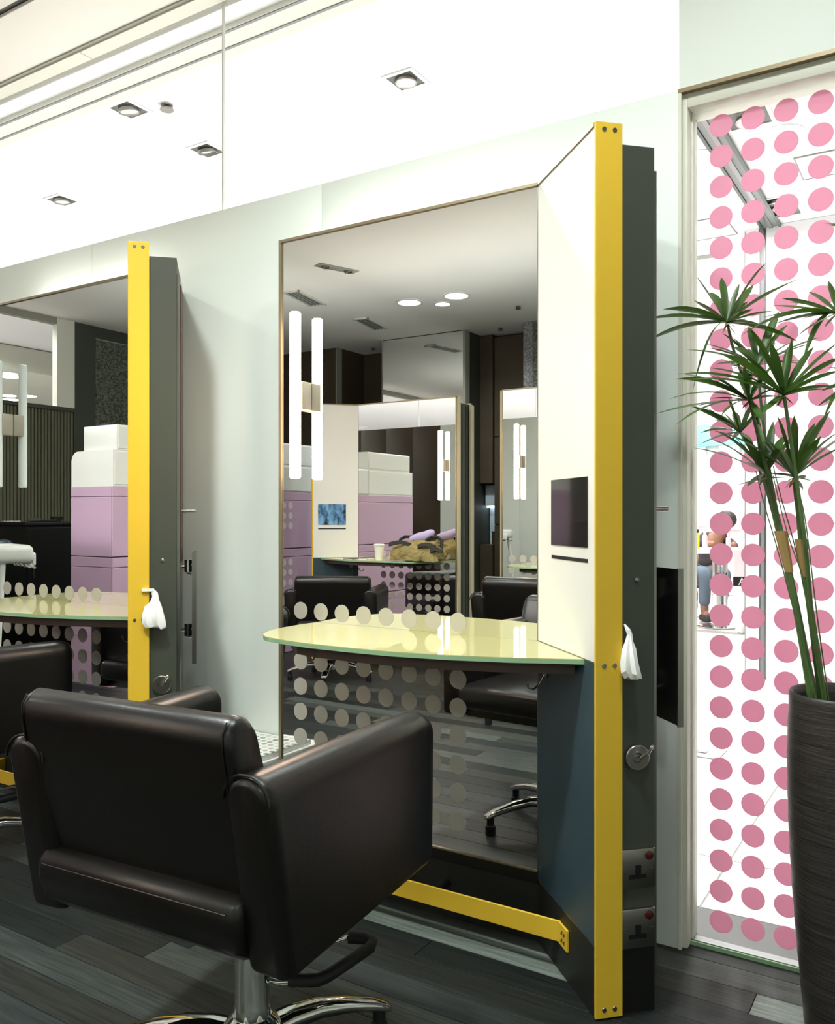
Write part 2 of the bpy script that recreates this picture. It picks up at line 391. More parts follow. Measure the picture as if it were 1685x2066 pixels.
# other salon walls
wl = bpy.data.objects.new('wall_left', None); COL.objects.link(wl); struct(wl)
box('lower_panel', 'darkwall', -7.2, -7.15, -1.12, 2.185, 0, 2.09, wl)
box('rail', 'dark', -7.2, -7.12, -1.12, 2.185, 2.09, 2.125, wl)
box('plain_panel', 'dark', -7.2, -7.14, -1.36, -1.12, 0, CZ, wl)
box('granular_panel', 'speckle', -7.2, -7.13, -4.2, -1.36, 0, 2.83, wl)
box('granular_cap', 'trimgrey', -7.2, -7.125, -4.2, -1.36, 2.83, 2.84, wl)
box('upper_strip', 'dark', -7.2, -7.15, -4.2, -1.36, 2.84, CZ, wl)
sl = MB()
for k in range(96):
    y = -1.10 + .034 * k; sl.box(-7.15, -7.132, y, y + .022, .05, 2.085)
o = sl.build('slats', 'slat', wl, smooth=0); o['kind'] = 'stuff'
w3 = bpy.data.objects.new('window_3', None); COL.objects.link(w3); struct(w3)
box('frame_jamb', 'winframe', -7.2, -7.13, -1.12, -.93, 2.125, CZ, w3)
box('frame_head', 'trimgrey', -7.2, -7.13, -.93, 2.185, 2.90, CZ, w3)
box('glass_pane', 'glass', -7.18, -7.172, -.93, 2.185, 2.125, 2.90, w3)

wf = bpy.data.objects.new('wall_front', None); COL.objects.link(wf); struct(wf)
for a, b in ((-7.15, -6.47), (-6.47, -5.79)): box('panel', 'darkwall', a + .001, b - .001, -3.55, -3.47, 0, CZ, wf)
box('glass_edge', 'trimgrey', -5.79, -5.775, -3.56, -3.465, 0, CZ, wf)
box('recess_back', 'darkwall', -5.775, 2.2, -4.05, -3.98, 0, CZ, wf)
box('recess_side', 'darkwall', -5.79, -5.775, -4.05, -3.56, 0, CZ, wf)
mp = box('column_core', 'dark', -5.125, -4.14, -3.97, -3.42, 0, CZ, wf)
box('column_mirror', 'mirror', -5.12, -4.15, -3.419, -3.414, 1.2, CZ - .01, wf)
box('column_edge', 'trimgrey', -4.15, -4.12, -3.5, -3.412, 0, CZ, wf)
box('column_edge', 'trimgrey', -5.135, -5.12, -3.5, -3.412, 0, CZ, wf)
box('granular_column', 'specklelight', -3.5, -3.40, -3.97, -3.44, 0, CZ, wf)
box('granular_column', 'speckle', -3.40, -2.5, -3.97, -3.43, 0, CZ, wf)
box('side_panel', 'wall', -2.5, 2.2, -3.97, -3.5, 0, CZ, wf)
wr = struct(box('wall_right', 'wall', 2.2, 2.26, -4.05, 2.26, 0, CZ + .06))

# ------------------------------------------------------------------ salon ceiling fittings
def round_light(x, y, z, d, power, label, group, col=(.92, 1, .985), spread=150):
    t = thing('ceiling_light', label, 'light', (x, y, z), 0, group)
    MB().lathe([(d / 2 + .022, 0), (d / 2 + .022, -.006), (d / 2, -.009), (d / 2 - .004, 0)]).build('rim', 'white', t)
    MB().lathe([(0, -.003), (d / 2 - .002, -.003), (d / 2 - .002, -.001), (0, -.001)]).build('diffuser', 'lampglow', t)
    area_lamp('lamp', (0, 0, -.012), d * .9, power, col, spread, parent=t); return t
round_light(-4.01, -2.2, CZ, .20, P_SALON, 'round ceiling downlight, larger one at the left of the three', 'round downlights on the salon ceiling')
round_light(-3.55, -2.22, CZ, .20, P_SALON, 'round ceiling downlight, larger one at the right of the three', 'round downlights on the salon ceiling')
round_light(-3.79, -2.40, CZ, .13, P_SALON * .5, 'round ceiling downlight, the small one between two larger ones', 'round downlights on the salon ceiling')
for k, (x, y, dd) in enumerate(((-3.2, .8, .3), (-1.58, .80, .26), (-.3, 1.15, .3), (-1.12, 1.05, .18))):  # unseen, put in to brighten the white wall; last one read from its reflection
    round_light(x, y, CZ, dd, P_WALL * (.55, 1.6, .92, .25)[k], 'unseen round ceiling downlight along the white wall', 'unseen downlights washing the white wall', spread=150 if k == 2 else 132)
for k, (x, y) in enumerate(((-1.0, -2.4), (1.0, -1.6))):  # unseen lamps added to lift the general salon light
    round_light(x, y, CZ, .20, P_BACK, 'added round ceiling downlight over the back of the salon', 'added downlights over the back of the salon')
t = thing('emergency_light', 'flat grey rectangular ceiling fitting with two small lamps', 'light', (-3.92, -1.05, CZ), math.radians(21))
MB().box(-.05, .05, -.17, .17, -.006, 0, .002).build('plate', 'trimgrey', t)
for y in (-.1, .1): MB().lathe([(.03, -.006), (.03, -.018), (.022, -.018), (.018, -.008), (0, -.008)], (0, y, 0), 20).build('lamp', 'steel', t)
def vent(x, y, label, rz=-.2, w=.17, l=.5, z=CZ):
    t = thing('ceiling_vent', label, 'vent', (x, y, z), rz, 'air vents on the salon ceiling')
    f = MB(); f.box(-w / 2, w / 2, -l / 2, -l / 2 + .02, -.012, 0).box(-w / 2, w / 2, l / 2 - .02, l / 2, -.012, 0).box(-w / 2, -w / 2 + .02, -l / 2, l / 2, -.012, 0).box(w / 2 - .02, w / 2, -l / 2, l / 2, -.012, 0)
    f.build('frame', 'winframe', t, smooth=0)
    MB().box(-w / 2 + .02, w / 2 - .02, -l / 2 + .02, l / 2 - .02, -.003, 0).build('backing', 'recess', t, smooth=0)
    for k in range(4):
        xx = -w / 2 + .035 + k * (w - .07) / 3; MB().box(xx - .009, xx + .009, -l / 2 + .02, l / 2 - .02, -.01, -.004).build('slat', 'grille', t, smooth=0)
    return t
vent(-4.69, -1.60, 'ceiling air vent nearest the emergency fitting')
vent(-4.77, -2.70, 'ceiling air vent in front of the mirrored column')
def sprinkler(x, y, z, label, r=.03):
    t = thing('sprinkler', label, 'sprinkler', (x, y, z), 0, 'ceiling sprinklers')
    MB().lathe([(0, 0), (r * .7, 0), (r * .7, -.006), (r * .25, -.008), (r * .25, -.02), (0, -.02)], seg=16).build('body', 'steel', t)
    MB().lathe([(0, -.02), (r * .8, -.02), (r * .8, -.024), (0, -.024)], seg=16).build('deflector', 'steel', t)
sprinkler(-3.27, -2.84, CZ, 'small sprinkler head to the right of the downlights')
sprinkler(-3.80, -3.55, CZ, 'small sprinkler head above the dark cupboards')
sprinkler(-5.45, -3.7, CZ, 'small sprinkler head in the recess beside the mirrored column')
# ------------------------------------------------------------------ styling stations
C0, H0, T = .434, 1.950, .7071068
WDIR, NDIR = Vector((T, -T, 0)), Vector((T, T, 0))
def wp(t, s, z=0): return Vector((C0, 0, z)) + WDIR * t + NDIR * s      # t along the wing, s through its thickness
LW = .348
mdot = disc_mesh('dot', .0262, .0008, 'frost')
screw_me = None
def wingbox(b, t0, t1, s0, s1, z0, z1, bev=0):
    m = Matrix(((T, T, 0, C0), (-T, T, 0, 0), (0, 0, 1, 0), (0, 0, 0, 1)))
    return b.box(t0, t1, s0, s1, z0, z1, bev, mtx=m)
def station(label, group, depth=.152, screen='screen_off', shelf_left=-.30, sockets=True):
    st = thing('styling_station', label, 'station', (0, 0, 0), 0, group)
    P = lambda n, b, m, par=st, sm=40: b.build(n, m, par, smooth=sm)
    # body behind mirror and wing
    e = wp(LW - .004, .143)
    body = [wp(0, .012), wp(LW - .004, .012), wp(LW - .004, .0605), wp(LW - .004, .0605)]
    pts = [(-.430, .012), (C0 + .005, .012), tuple(wp(LW - .004, .012))[:2], tuple(e)[:2]]
    if depth < .16:
        k = (depth - e.y) / T; pts += [(e.x - k * T, depth)]
    else:
        pts += [(e.x, depth)]
    pts += [(-.430, depth)]
    P('body', MB().prism(pts, .0, 1.918), 'dark', sm=0)
    P('rear_frame', MB().box(-.436, C0, depth - .02, depth - .002, .02, H0 - .02), 'brownframe', sm=0) if depth > .16 else None
    if depth > .16:
        for y0, y1, h in ((.0, .042, H0 + .006), (depth - .05, depth + .004, H0 - .035)):
            P('side_edge_board', MB().box(-.449, -.4365, y0, y1, .02, h, .001), 'creamframe', sm=0)
        for y in (.09, .15): P('side_groove', MB().box(-.4335, -.4305, y, y + .004, .03, 1.9), 'black', sm=0)
    # mirror
    mi = P('mirror', MB().box(-.430, C0, 0, .011, .182, H0), 'mirror', sm=0)
    for c in range(8):
        for r in range(8):
            put('dot', mdot, mi, (-.357 + .0792 * c, -.0006, .808 - .0775 * r))
    fr = MB(); fr.box(-.441, -.431, -.006, .03, .182, H0 + .008); P('frame_side', fr, 'brownframe', sm=0)
    P('frame_top', MB().box(-.441, C0, -.006, .03, H0, H0 + .008), 'brownframe', sm=0)
    P('wing_top_trim', wingbox(MB(), -.004, LW, -.004, .03, H0, H0 + .008), 'brownframe', sm=0)
    P('corner_joint', MB().box(C0 - .0015, C0 + .002, -.0015, .004, .16, H0), 'steel', sm=0)
    P('mirror_ledge', MB().box(-.431, C0, -.003, .010, .150, .181), 'black', sm=0)
    P('ledge_trim', MB().box(-.431, C0, -.0045, .0, .180, .184), 'brownframe', sm=0)
    P('base_panel', MB().box(-.431, C0 + .002, -.001, .011, .0, .149), 'plinth', sm=0)
    # wing
    up = P('wing_panel', wingbox(MB(), .001, LW, 0, .012, .778, H0), 'white', sm=0)
    P('lower_wing_panel', wingbox(MB(), .001, LW, 0, .012, .158, .775), 'bluegrey', sm=0)
    P('wing_plinth', wingbox(MB(), .001, LW, 0, .012, 0, .156), 'plinth', sm=0)
    P('wing_joint', wingbox(MB(), .001, LW, -.0006, .010, .7745, .7785), 'steel', sm=0)
    P('wing_joint', wingbox(MB(), .001, LW, -.0006, .010, .1555, .1585), 'steel', sm=0)
    P('wing_core', wingbox(MB(), .006, LW - .001, .0115, .0600, .003, 1.945), 'white', sm=0)
    P('edge_strip', wingbox(MB(), LW, LW + .008, -.003, .0605, .004, 1.958, .001), 'yellow', sm=0)
    for z in (1.942, .772, .022):
        for s in (.017, .042):
            sc = MB().lathe([(0, .0004), (.0021, .0004), (.0024, .0016), (.0048, .0016), (.0055, 0)], seg=16)
            p = wp(LW + .008, s, z)
            sc_m = Matrix.Translation(p) @ Matrix.Rotation(math.radians(-45), 4, 'Z') @ Matrix.Rotation(math.pi / 2, 4, 'Y')
            me = sc.mesh('screw', 'steel'); me.transform(sc_m); put('screw', me, st)
    P('side_plinth', wingbox(MB(), LW - .0045, LW - .0025, .0615, .1425, .002, .142), 'black', sm=0)
    # screen and card slot on the wing
    P('screen', wingbox(MB(), .0966, .310, -.0025, .002, 1.028, 1.187), screen, sm=0)
    P('card_slot', wingbox(MB(), .0966, .310, -.0012, .002, .9945, 1.0028), 'black', sm=0)
    # side panel fittings
    def side(b, s, z, name, m, par=st):   # b is built around +Z axis pointing out of the side panel
        mm = Matrix.Translation(wp(LW - .004, s, z)) @ Matrix.Rotation(math.radians(-45), 4, 'Z') @ Matrix.Rotation(math.pi / 2, 4, 'Y')
        me = b.mesh(name, m); me.transform(mm); return put(name, me, par)
    side(MB().lathe([(0, .002), (.003, .002), (.0035, .004), (.0055, .003), (.0055, 0)], seg=16), .1, .958, 'bolt', 'steel')
    hd = side(MB().lathe([(.011, 0), (.011, .004), (.0285, .004), (.0285, .009), (.0265, .011), (.012, .011), (.009, .006), (0, .006)], seg=36), .098, .566, 'holder_disc', 'steel')
    side(MB().tube([(0, 0, .004), (-.004, .004, .02), (-.016, .012, .034), (-.03, .019, .038)], [.0042, .004, .0034, .003], 10).lathe([(0, -.005), (.005, 0), (0, .005)], (-.03, .019, .038), 10), .098, .566, 'holder_peg', 'chrome', hd)
    if sockets:
        for z in (.321, .189):
            pl = side(MB().box(-.0435, .0435, -.041, .041, 0, .008, .003), .102, z, 'socket_plate', 'steel')
            side(MB().lathe([(0, .0075), (.0095, .0075), (.0095, .0105), (.004, .012), (0, .012)], (-.028, .024, 0), 20), .102, z, 'switch', 'red', pl)
            side(MB().box(-.008, .012, -.009, .005, .0072, .0084).box(.012, .022, -.024, .018, .0072, .0084), .102, z, 'pin_hole', 'black', pl)
            side(MB().lathe([(0, .008), (.0026, .008), (.0026, .0092), (0, .0092)], (0, -.03, 0), 10).lathe([(0, .008), (.0026, .008), (.0026, .0092), (0, .0092)], (0, .031, 0), 10), .102, z, 'plate_screw', 'steel', pl)
    # board and hand mirror on the back of the wing
    P('back_board', wingbox(MB(), LW - .18, LW - .012, .1432, .153, .05, 1.87), 'steel', sm=0)
    P('back_board_strip', wingbox(MB(), LW - .17, LW - .03, .1532, .156, .95, 1.84), 'underbox', sm=0)
    P('coat_peg', MB().tube([wp(LW - .05, .15, 1.115), wp(LW - .05, .20, 1.115)], .006, 10), 'chrome')
    for z in (.93, .72):
        tb_ = LW - .10
        P('bracket_arm', MB().tube([wp(tb_ - .01, .15, z), wp(tb_, .18, z + .006), wp(tb_, .1925, z + .006)], .006, 8).tube([wp(tb_, .17, z + .01), wp(tb_, .175, z - .02), wp(tb_, .1925, z - .022)], .0045, 8).lathe([(0, -.02), (.012, -.02), (.012, .02), (0, .02)], wp(tb_, .175, z + .004), 16), 'chrome')
    # shelf
    sh = [(.639, -.205), (.481, -.274), (.348, -.317), (.201, -.345), (.083, -.350), (-.041, -.349), (-.121, -.338), (-.175, -.325)]
    q = (-.175, -.325)
    for k in range(1, 9):
        a = math.radians(90 * k / 8); sh.append((q[0] + (shelf_left + .175) * math.sin(a), q[1] + .20 * (1 - math.cos(a))))
    sh += [(shelf_left, -.06), (shelf_left + .008, -.0015), (C0, -.0015)]
    P('shelf_top', MB().prism(sh, .7745, .7765), 'shelf', sm=0)
    P('shelf_glass', MB().prism(sh, .7645, .7743), 'greenedge', sm=0)
    bx = [(.610, -.190), (.475, -.255), (.345, -.297), (.20, -.325), (.083, -.33), (-.03, -.328), (-.11, -.31), (-.19, -.24), (-.21, -.0015), (C0, -.0015)]
    P('shelf_box', MB().prism(bx, .738, .764), 'underbox', sm=0)
    # hook under the shelf
    hk = P('hook_plate', wingbox(MB(), .045, .07, -.006, 0, .695, .722, .002), 'steel')
    P('hook', MB().tube([wp(.058, -.006, .70), wp(.058, -.02, .675), wp(.058, -.034, .664), wp(.058, -.046, .668), wp(.058, -.052, .684)], .0028, 8), 'chrome', hk)
    # foot rail
    ro, rw = -.105, .006
    outer = [(-.36, -.004), (-.36, ro), (C0 - ro - .0, ro)]
    def strip(z0, z1):
        b = MB(); b.box(-.372, C0 - ro + .004, ro - rw, ro, z0, z1, .0012, 1)
        b.box(-.372, -.366, ro - rw, -.002, z0, z1, .0012, 1)
        return b
    fo = P('foot_rail', strip(.074, .124), 'yellow', sm=0)
    P('foot_rail_end', wingbox(MB(), .1465, .2045, -.0065, -.0005, .0735, .1245, .0012), 'yellow', fo, 0)
    for t in (.178, .192):
        for z in (.09, .108):
            me = MB().lathe([(0, .0003), (.0022, .0003), (.0025, .0012), (.0042, .0012), (.0047, 0)], seg=14).mesh('screw', 'steel')
            me.transform(Matrix.Translation(wp(t, -.0066, z)) @ Matrix.Rotation(math.radians(135), 4, 'Z') @ Matrix.Rotation(-math.pi / 2, 4, 'Y') @ Matrix.Rotation(math.pi, 4, 'X'))
            put('screw', me, fo)
    P('stop_knob', MB().tube([(.165, -.0, .092), (.165, -.03, .092), (.165, -.046, .092)], [.011, .012, .009], 14), 'rubber')
    return st
G = 'styling stations with mirror and yellow-edged wing'
LX = -1.5255
main = station('nearest mirrored styling station with full yellow strip, facing the empty brown chair', G); main.location = (-1.34, 2.029, 0)
left = dup(main); left.location = (-1.34 + LX, 2.029, 0)
left['label'] = 'farther mirrored styling station behind the chair, cut off by the picture edge'
stA = station('styling station across the room with lit blue screen, seen in the mirror', G, .24, 'screen_on', -.41); stA.location = (-3.455, -1.28, 0); stA.rotation_euler = (0, 0, math.pi)
stB = station('styling station across the room with its wing out of sight, seen in the mirror', G, .24); stB.location = (-2.17, -1.18, 0); stB.scale = (1, -1, 1)

# slim uplights added on the stations and a cupboard to brighten ceiling and walls
def added_uplight(label, x, y0, y1, power):
    t = thing('added_uplight', label, 'light', (x, (y0 + y1) / 2, 1.9185), 0, 'added uplights on top of the stations')
    h = (y1 - y0) / 2
    MB().box(-.36, .36, -h, h, 0, .006).box(-.36, .36, -h, -h + .004, .006, .024).box(-.36, .36, h - .004, h, .006, .024).build('trough', 'steel', t, smooth=0)
    MB().box(-.355, .355, -h + .005, h - .005, .007, .016).build('diffuser', 'lampglow', t, smooth=0)
    area_lamp('lamp', (0, 0, .03),   .70, power, (.95, 1, 1), 170, t, (y1 - y0) * .8, True)
    return t
added_uplight('added slim upward lamp on top of the nearest station', -1.34, 2.029 + .05, 2.029 + .13, P_UP * .08)
added_uplight('added slim upward lamp on top of the farther station', -1.34 + LX, 2.029 + .05, 2.029 + .13, P_UP * .08)
added_uplight('added slim upward lamp on top of the station with the khaki bag', -3.455, -1.28 - .19, -1.28 - .07, P_UP)
t = added_uplight('added slim upward lamp on the dark cupboard behind the lilac drawers', -5.08, -.9, -.8, P_UP * 1.5); t.location.z = 1.361; t.rotation_euler.z = math.pi / 2
added_uplight('added slim upward lamp on top of the station by the compact', -2.17, -1.18 - .19, -1.18 - .07, P_UP)

# tube lamps on the mirrors
def tube_lamp(label, loc, rz, on, tilt=0):
    t = thing('mirror_lamp', label, 'lamp', loc, rz, 'tube lamps on the station mirrors')
    b = MB().lathe([(0, -.25), (.013, -.25), (.0165, -.246), (.0165, .246), (.013, .25), (0, .25)], (0, -.053, 0), 24)
    b.build('tube', 'tube_on' if on else 'tube_off', t)
    MB().box(-.021, .021, -.045, -.0015, -.042, .042, .002).build('mounting_block', 'bracket', t)
    return t
tube_lamp('glowing tube lamp on the nearest station mirror', (-1.674, 2.029, 1.4615), 0, True)
tube_lamp('unlit white tube lamp on the farther station mirror', (-1.674 + LX, 2.029, 1.4615), 0, False)
tube_lamp('glowing tube lamp across the room on the mirror above the khaki bag', (-3.455 + .334, -1.28, 1.4615), math.pi, True)
tube_lamp('glowing tube lamp across the room on the mirror beside the hair steamer', (-2.17 - .30, -1.18, 1.4615), math.pi, True)

# tissues pulled from the side panels
def tissue(label, base, seed, flip=1, tail=False, ws=.85):
    rn = random.Random(seed); secs = []
    prof = [(0, .004, .010), (.012, .011, .016), (.024, .010, .018), (.036, .013, .02), (.055, .024, .024), (.078, .031, .026), (.10, .034, .028), (.118, .030, .026)]
    n = 14
    for i, (dz, w, out) in enumerate(prof):
        ring = []
        for k in range(n):
            a = math.pi * 2 * k / n; zig = 1 + (.28 if k % 2 else -.12) * min(1, i / 3)
            u = math.cos(a) * w * ws * zig + (.006 * flip * math.sin(i * .9)) + flip * .012 * (dz / .118)
            v = out + math.sin(a) * w * .45 * zig
            ring.append(wp(LW - .004 + v, .072 + u - (.0 if tail else .006), -dz + rn.uniform(-.004, .004) * (i / 4)))
        secs.append(ring)
    b = MB().loft(secs)
    if tail: b.loft([[wp(LW + .004 + q, .075 - x, .002 - y) for q, y in ((0, 0), (.012, .0), (.012, .008), (0, .01))] for x in (0, .02, .036)])
    o = b.build('tissue', 'tissue', None, smooth=25); o.location = base; return tag(o, label, 'tissue')
tissue('white tissue pulled from the side of the nearest station', (-1.34, 2.029, .862), 3, 1, ws=.52)
tissue('white tissue hanging on the side of the farther station', (-1.34 + LX, 2.029, .868), 9, 1, True)

# hand mirrors hung behind the wings
def hand_mirror(label, ox):
    t = thing('hand_mirror', label, 'mirror', (ox, 2.029, 0), 0, 'hand mirrors hung behind the stations')
    wingbox(MB(), LW - .21, LW + .010, .193, .198, .632, .980, .001).build('back', 'film_mirror', t, smooth=0)
    wingbox(MB(), LW - .21, LW + .0095, .1982, .202, .633, .979).build('glass', 'mirror', t, smooth=0)
    wingbox(MB(), LW + .0102, LW + .0142, .191, .204, .630, .982).build('edge_trim', 'steel', t, smooth=0)
hand_mirror('black-backed hand mirror hung behind the nearest station by the window', -1.34)
hand_mirror('hand mirror hung edge-on behind the farther station against the white wall', -1.34 + LX)

# low ledge and magazine left of the near station
t = thing('ledge', 'low black ledge with white top against the white wall between stations', 'ledge', (-1.925, 2.0, 0))
MB().box(-.14, .138, -.19, .183, .02, .332, .002).build('body', 'black', t, smooth=0)
MB().box(-.14, .140, -.193, .184, .333, .343, .001).build('top', 'white', t, smooth=0)
MB().box(-.13, .13, -.17, .18, 0, .02).build('plinth', 'plinth', t, smooth=0)
t = thing('magazine', 'open magazine with grids of small round pictures on the low ledge', 'magazine', (-1.93, 2.005, .343))
MB().box(-.13, .132, -.15, .175, .001, .016, .001).build('pages', 'white', t, smooth=0)
MB().box(-.13, .132, -.15, .175, .0162, .0172).build('cover', 'page', t, smooth=0)
# ------------------------------------------------------------------ salon chairs
def superell(w, z0, z1, rt, rb, n=7):     # section in (x, z): round shoulders on top, small radius below
    out = []
    for cx, cz, r, a0 in ((w / 2 - rt, z1 - rt, rt, 0), (-w / 2 + rt, z1 - rt, rt, 90), (-w / 2 + rb, z0 + rb, rb, 180), (w / 2 - rb, z0 + rb, rb, 270)):
        for k in range(n):
            a = math.radians(a0 + 90 * k / (n - 1)); out.append((cx + r * math.cos(a), cz + r * math.sin(a)))
    return out
def make_chair(label, loc, rz, lower=0.0):
    t = thing('salon_chair', label, 'chair', loc, rz, 'brown leather salon chairs')
    L = lower
    def arm(sx):
        b = MB(); secs = []
        y0, y1 = -.325, .215
        for y, ins in ((y0, .014), (y0 + .004, .007), (y0 + .014, .0), (y0 + .03, .0), (-.1, -.001), (.05, -.001), (y1 - .035, 0), (y1 - .014, .004), (y1 - .003, .012), (y1, .02)):
            zt = .700 - L; w = .092
            p = superell(w - 2 * ins, 0.385 + .06 * y - L + ins * .5 , zt - ins, .043 - ins * .9, .014)
            secs.append([(x * (1 if q > .5 - L else .93), y, q) for x, q in p])
        b.loft(secs)
        for v in b.bm.verts:
            if v.co.y < 0: v.co.y += .055 * max(0, .70 - L - v.co.z) / .3 * (-v.co.y / .33)
        rot = Matrix.Translation((sx * .270 + .010, 0, 0)) @ Matrix.Rotation(math.radians(2.0 * -sx if sx > 0 else 3.6), 4, 'Z')
        bmesh.ops.transform(b.bm, matrix=rot, verts=b.bm.verts)
        o = b.build('armrest', 'leather', t, smooth=50)
        s = MB(); p = superell(.092, .414 - L, .702 - L, .043, .014)
        half = [q for q in p if q[1] > .60 - L]
        s.tube([(x, -.316, z) for x, z in half], .0022, 6)
        bmesh.ops.transform(s.bm, matrix=rot, verts=s.bm.verts); s.build('piping', 'leather', o)
    arm(1); arm(-1)
    # backrest: wedge profile lofted across
    prof = [(-.262, .455), (-.300, .60), (-.325, .735), (-.326, .760), (-.315, .778), (-.296, .786), (-.275, .780), (-.262, .764), (-.235, .68), (-.17, .56), (-.12, .47), (-.13, .45), (-.24, .445)]
    cy_, cz_ = -.24, .60
    secs = []
    for x, k in ((-.246, .88), (-.243, .94), (-.236, .98), (-.224, 1), (0, 1.0), (.224, 1), (.236, .98), (.243, .94), (.246, .88)):
        secs.append([(x, cy_ + (y - cy_) * k, cz_ - L + (z - cz_) * k) for y, z in prof])
    bk = MB().loft(secs).build('backrest', 'leather', t, smooth=50)
    for x in (-.232, .232):
        MB().tube([(x, y - .001 if y < -.3 else y, z - L + .001) for y, z in prof[0:5]], .0016, 6).build('seam', 'leather', bk)
    # lower rear roll and seat frame
    prof = [(-.262, .382), (-.284, .402), (-.298, .44), (-.297, .474), (-.282, .490), (-.25, .497), (-.2, .50), (.19, .50), (.19, .400)]
    secs = []
    for x, k in ((-.238, .9), (-.232, .97), (-.22, 1), (0, 1), (.22, 1), (.232, .97), (.238, .9)):
        secs.append([(x, -.1 + (y + .1) * k, .455 - L + (z - .455) * k) for y, z in prof])
    fr = MB().loft(secs).build('seat_base', 'leather', t, smooth=50)
    MB().tube([(-.215, -.2985, .468 - L), (.215, -.2985, .468 - L)], .0016, 6).build('stitching', 'leather', fr)
    MB().box(-.235, .235, -.2, .245, .43 - L, .515 - L, .03, 4).build('seat_cushion', 'leather', t, smooth=60)
    MB().box(-.20, .20, -.26, .17, .392 - L, .414 - L, .004).build('under_plate', 'rubber', t, smooth=0)
    # column and star base (set a little forward of the seat's middle)
    bxo, byo = .050 , -.030
    B0 = (bxo, byo, 0)
    MB().lathe([(.0, .40 - L), (.026, .40 - L), (.026, .30 - L), (.026, .16), (0, .16)], B0, 28).build('gas_lift', 'chrome', t)
    MB().lathe([(.0, .395 - L), (.06, .395 - L), (.06, .37 - L), (.034, .35 - L), (.0335, .155), (.036, .15), (.036, .128), (0, .128)], B0, 32).build('column', 'chrome', t)
    hub = MB().lathe([(0, .13), (.037, .13), (.05, .118), (.066, .10), (.07, .088), (.066, .07), (0, .07)], B0, 36).build('base_hub', 'chrome', t)
    for k in range(5):
        a = math.radians(62 + 72 * k) - rz
        secs = []
        for r, zc, w, h in ((.03, .092, .062, .036), (.08, .101, .056, .034), (.14, .102, .050, .030), (.20, .092, .045, .026), (.262, .075, .042, .022), (.292, .064, .040, .018), (.300, .060, .030, .012)):
            ring = []
            for q in range(12):
                b_ = 2 * math.pi * q / 12; c, s_ = math.cos(b_), math.sin(b_)
                u = w / 2 * math.copysign(abs(c) ** .7, c); v = h / 2 * math.copysign(abs(s_) ** (.8 if s_ > 0 else .5), s_)
                ring.append((bxo + r * math.cos(a) - u * math.sin(a), byo + r * math.sin(a) + u * math.cos(a), zc + v))
            secs.append(ring)
        lg = MB().loft(secs).build('base_leg', 'chrome', t, smooth=60)
        MB().lathe([(0, .0), (.017, 0), (.018, .004), (.018, .03), (.013, .034), (.013, .062), (0, .062)], (bxo + .278 * math.cos(a), byo + .278 * math.sin(a), 0), 18).build('foot', 'rubber', lg)
    # pump lever
    zz = .2; lx, ly = .018, .0
    ca_, sa_ = math.cos(-rz), math.sin(-rz)
    def wl(x, y, z): return (x * ca_ - y * sa_ + lx, x * sa_ + y * ca_ + ly, z)
    lv = MB().tube([wl(.03, .02, zz), wl(.10, .19, zz + .004), wl(.115, .208, zz)], .0055, 10).tube([wl(.02, -.01, zz - .01), wl(.075, .0, zz - .01), wl(.13, .028, zz - .004)], .0055, 10).build('lever_rods', 'chrome', t)
    MB().tube([wl(.100, .195, zz + .003), wl(.128, .214, zz), wl(.150, .212, zz - .002), wl(.157, .195, zz - .004), wl(.154, .12, zz - .004), wl(.150, .06, zz - .004), wl(.143, .038, zz - .004), wl(.12, .022, zz - .004), wl(.095, .012, zz - .006)], .0125, 12).build('lever_grip', 'rubber', lv)
    return t
make_chair('nearest dark brown leather chair, its back to the viewer, on chrome star base', (-1.207, 1.262, 0), math.radians(4))
make_chair('dark leather chair at the farther station, mostly cut off by the picture edge', (-2.73, 1.55, 0), math.radians(-6))
make_chair('brown leather chair facing the station with khaki bag, seen in the mirror', (-3.52, -.56, 0), math.pi - .5, .075)
make_chair('brown leather chair behind the nearest chair, seen at the mirror edge', (-1.83, -.18, 0), math.pi - .05, .0)
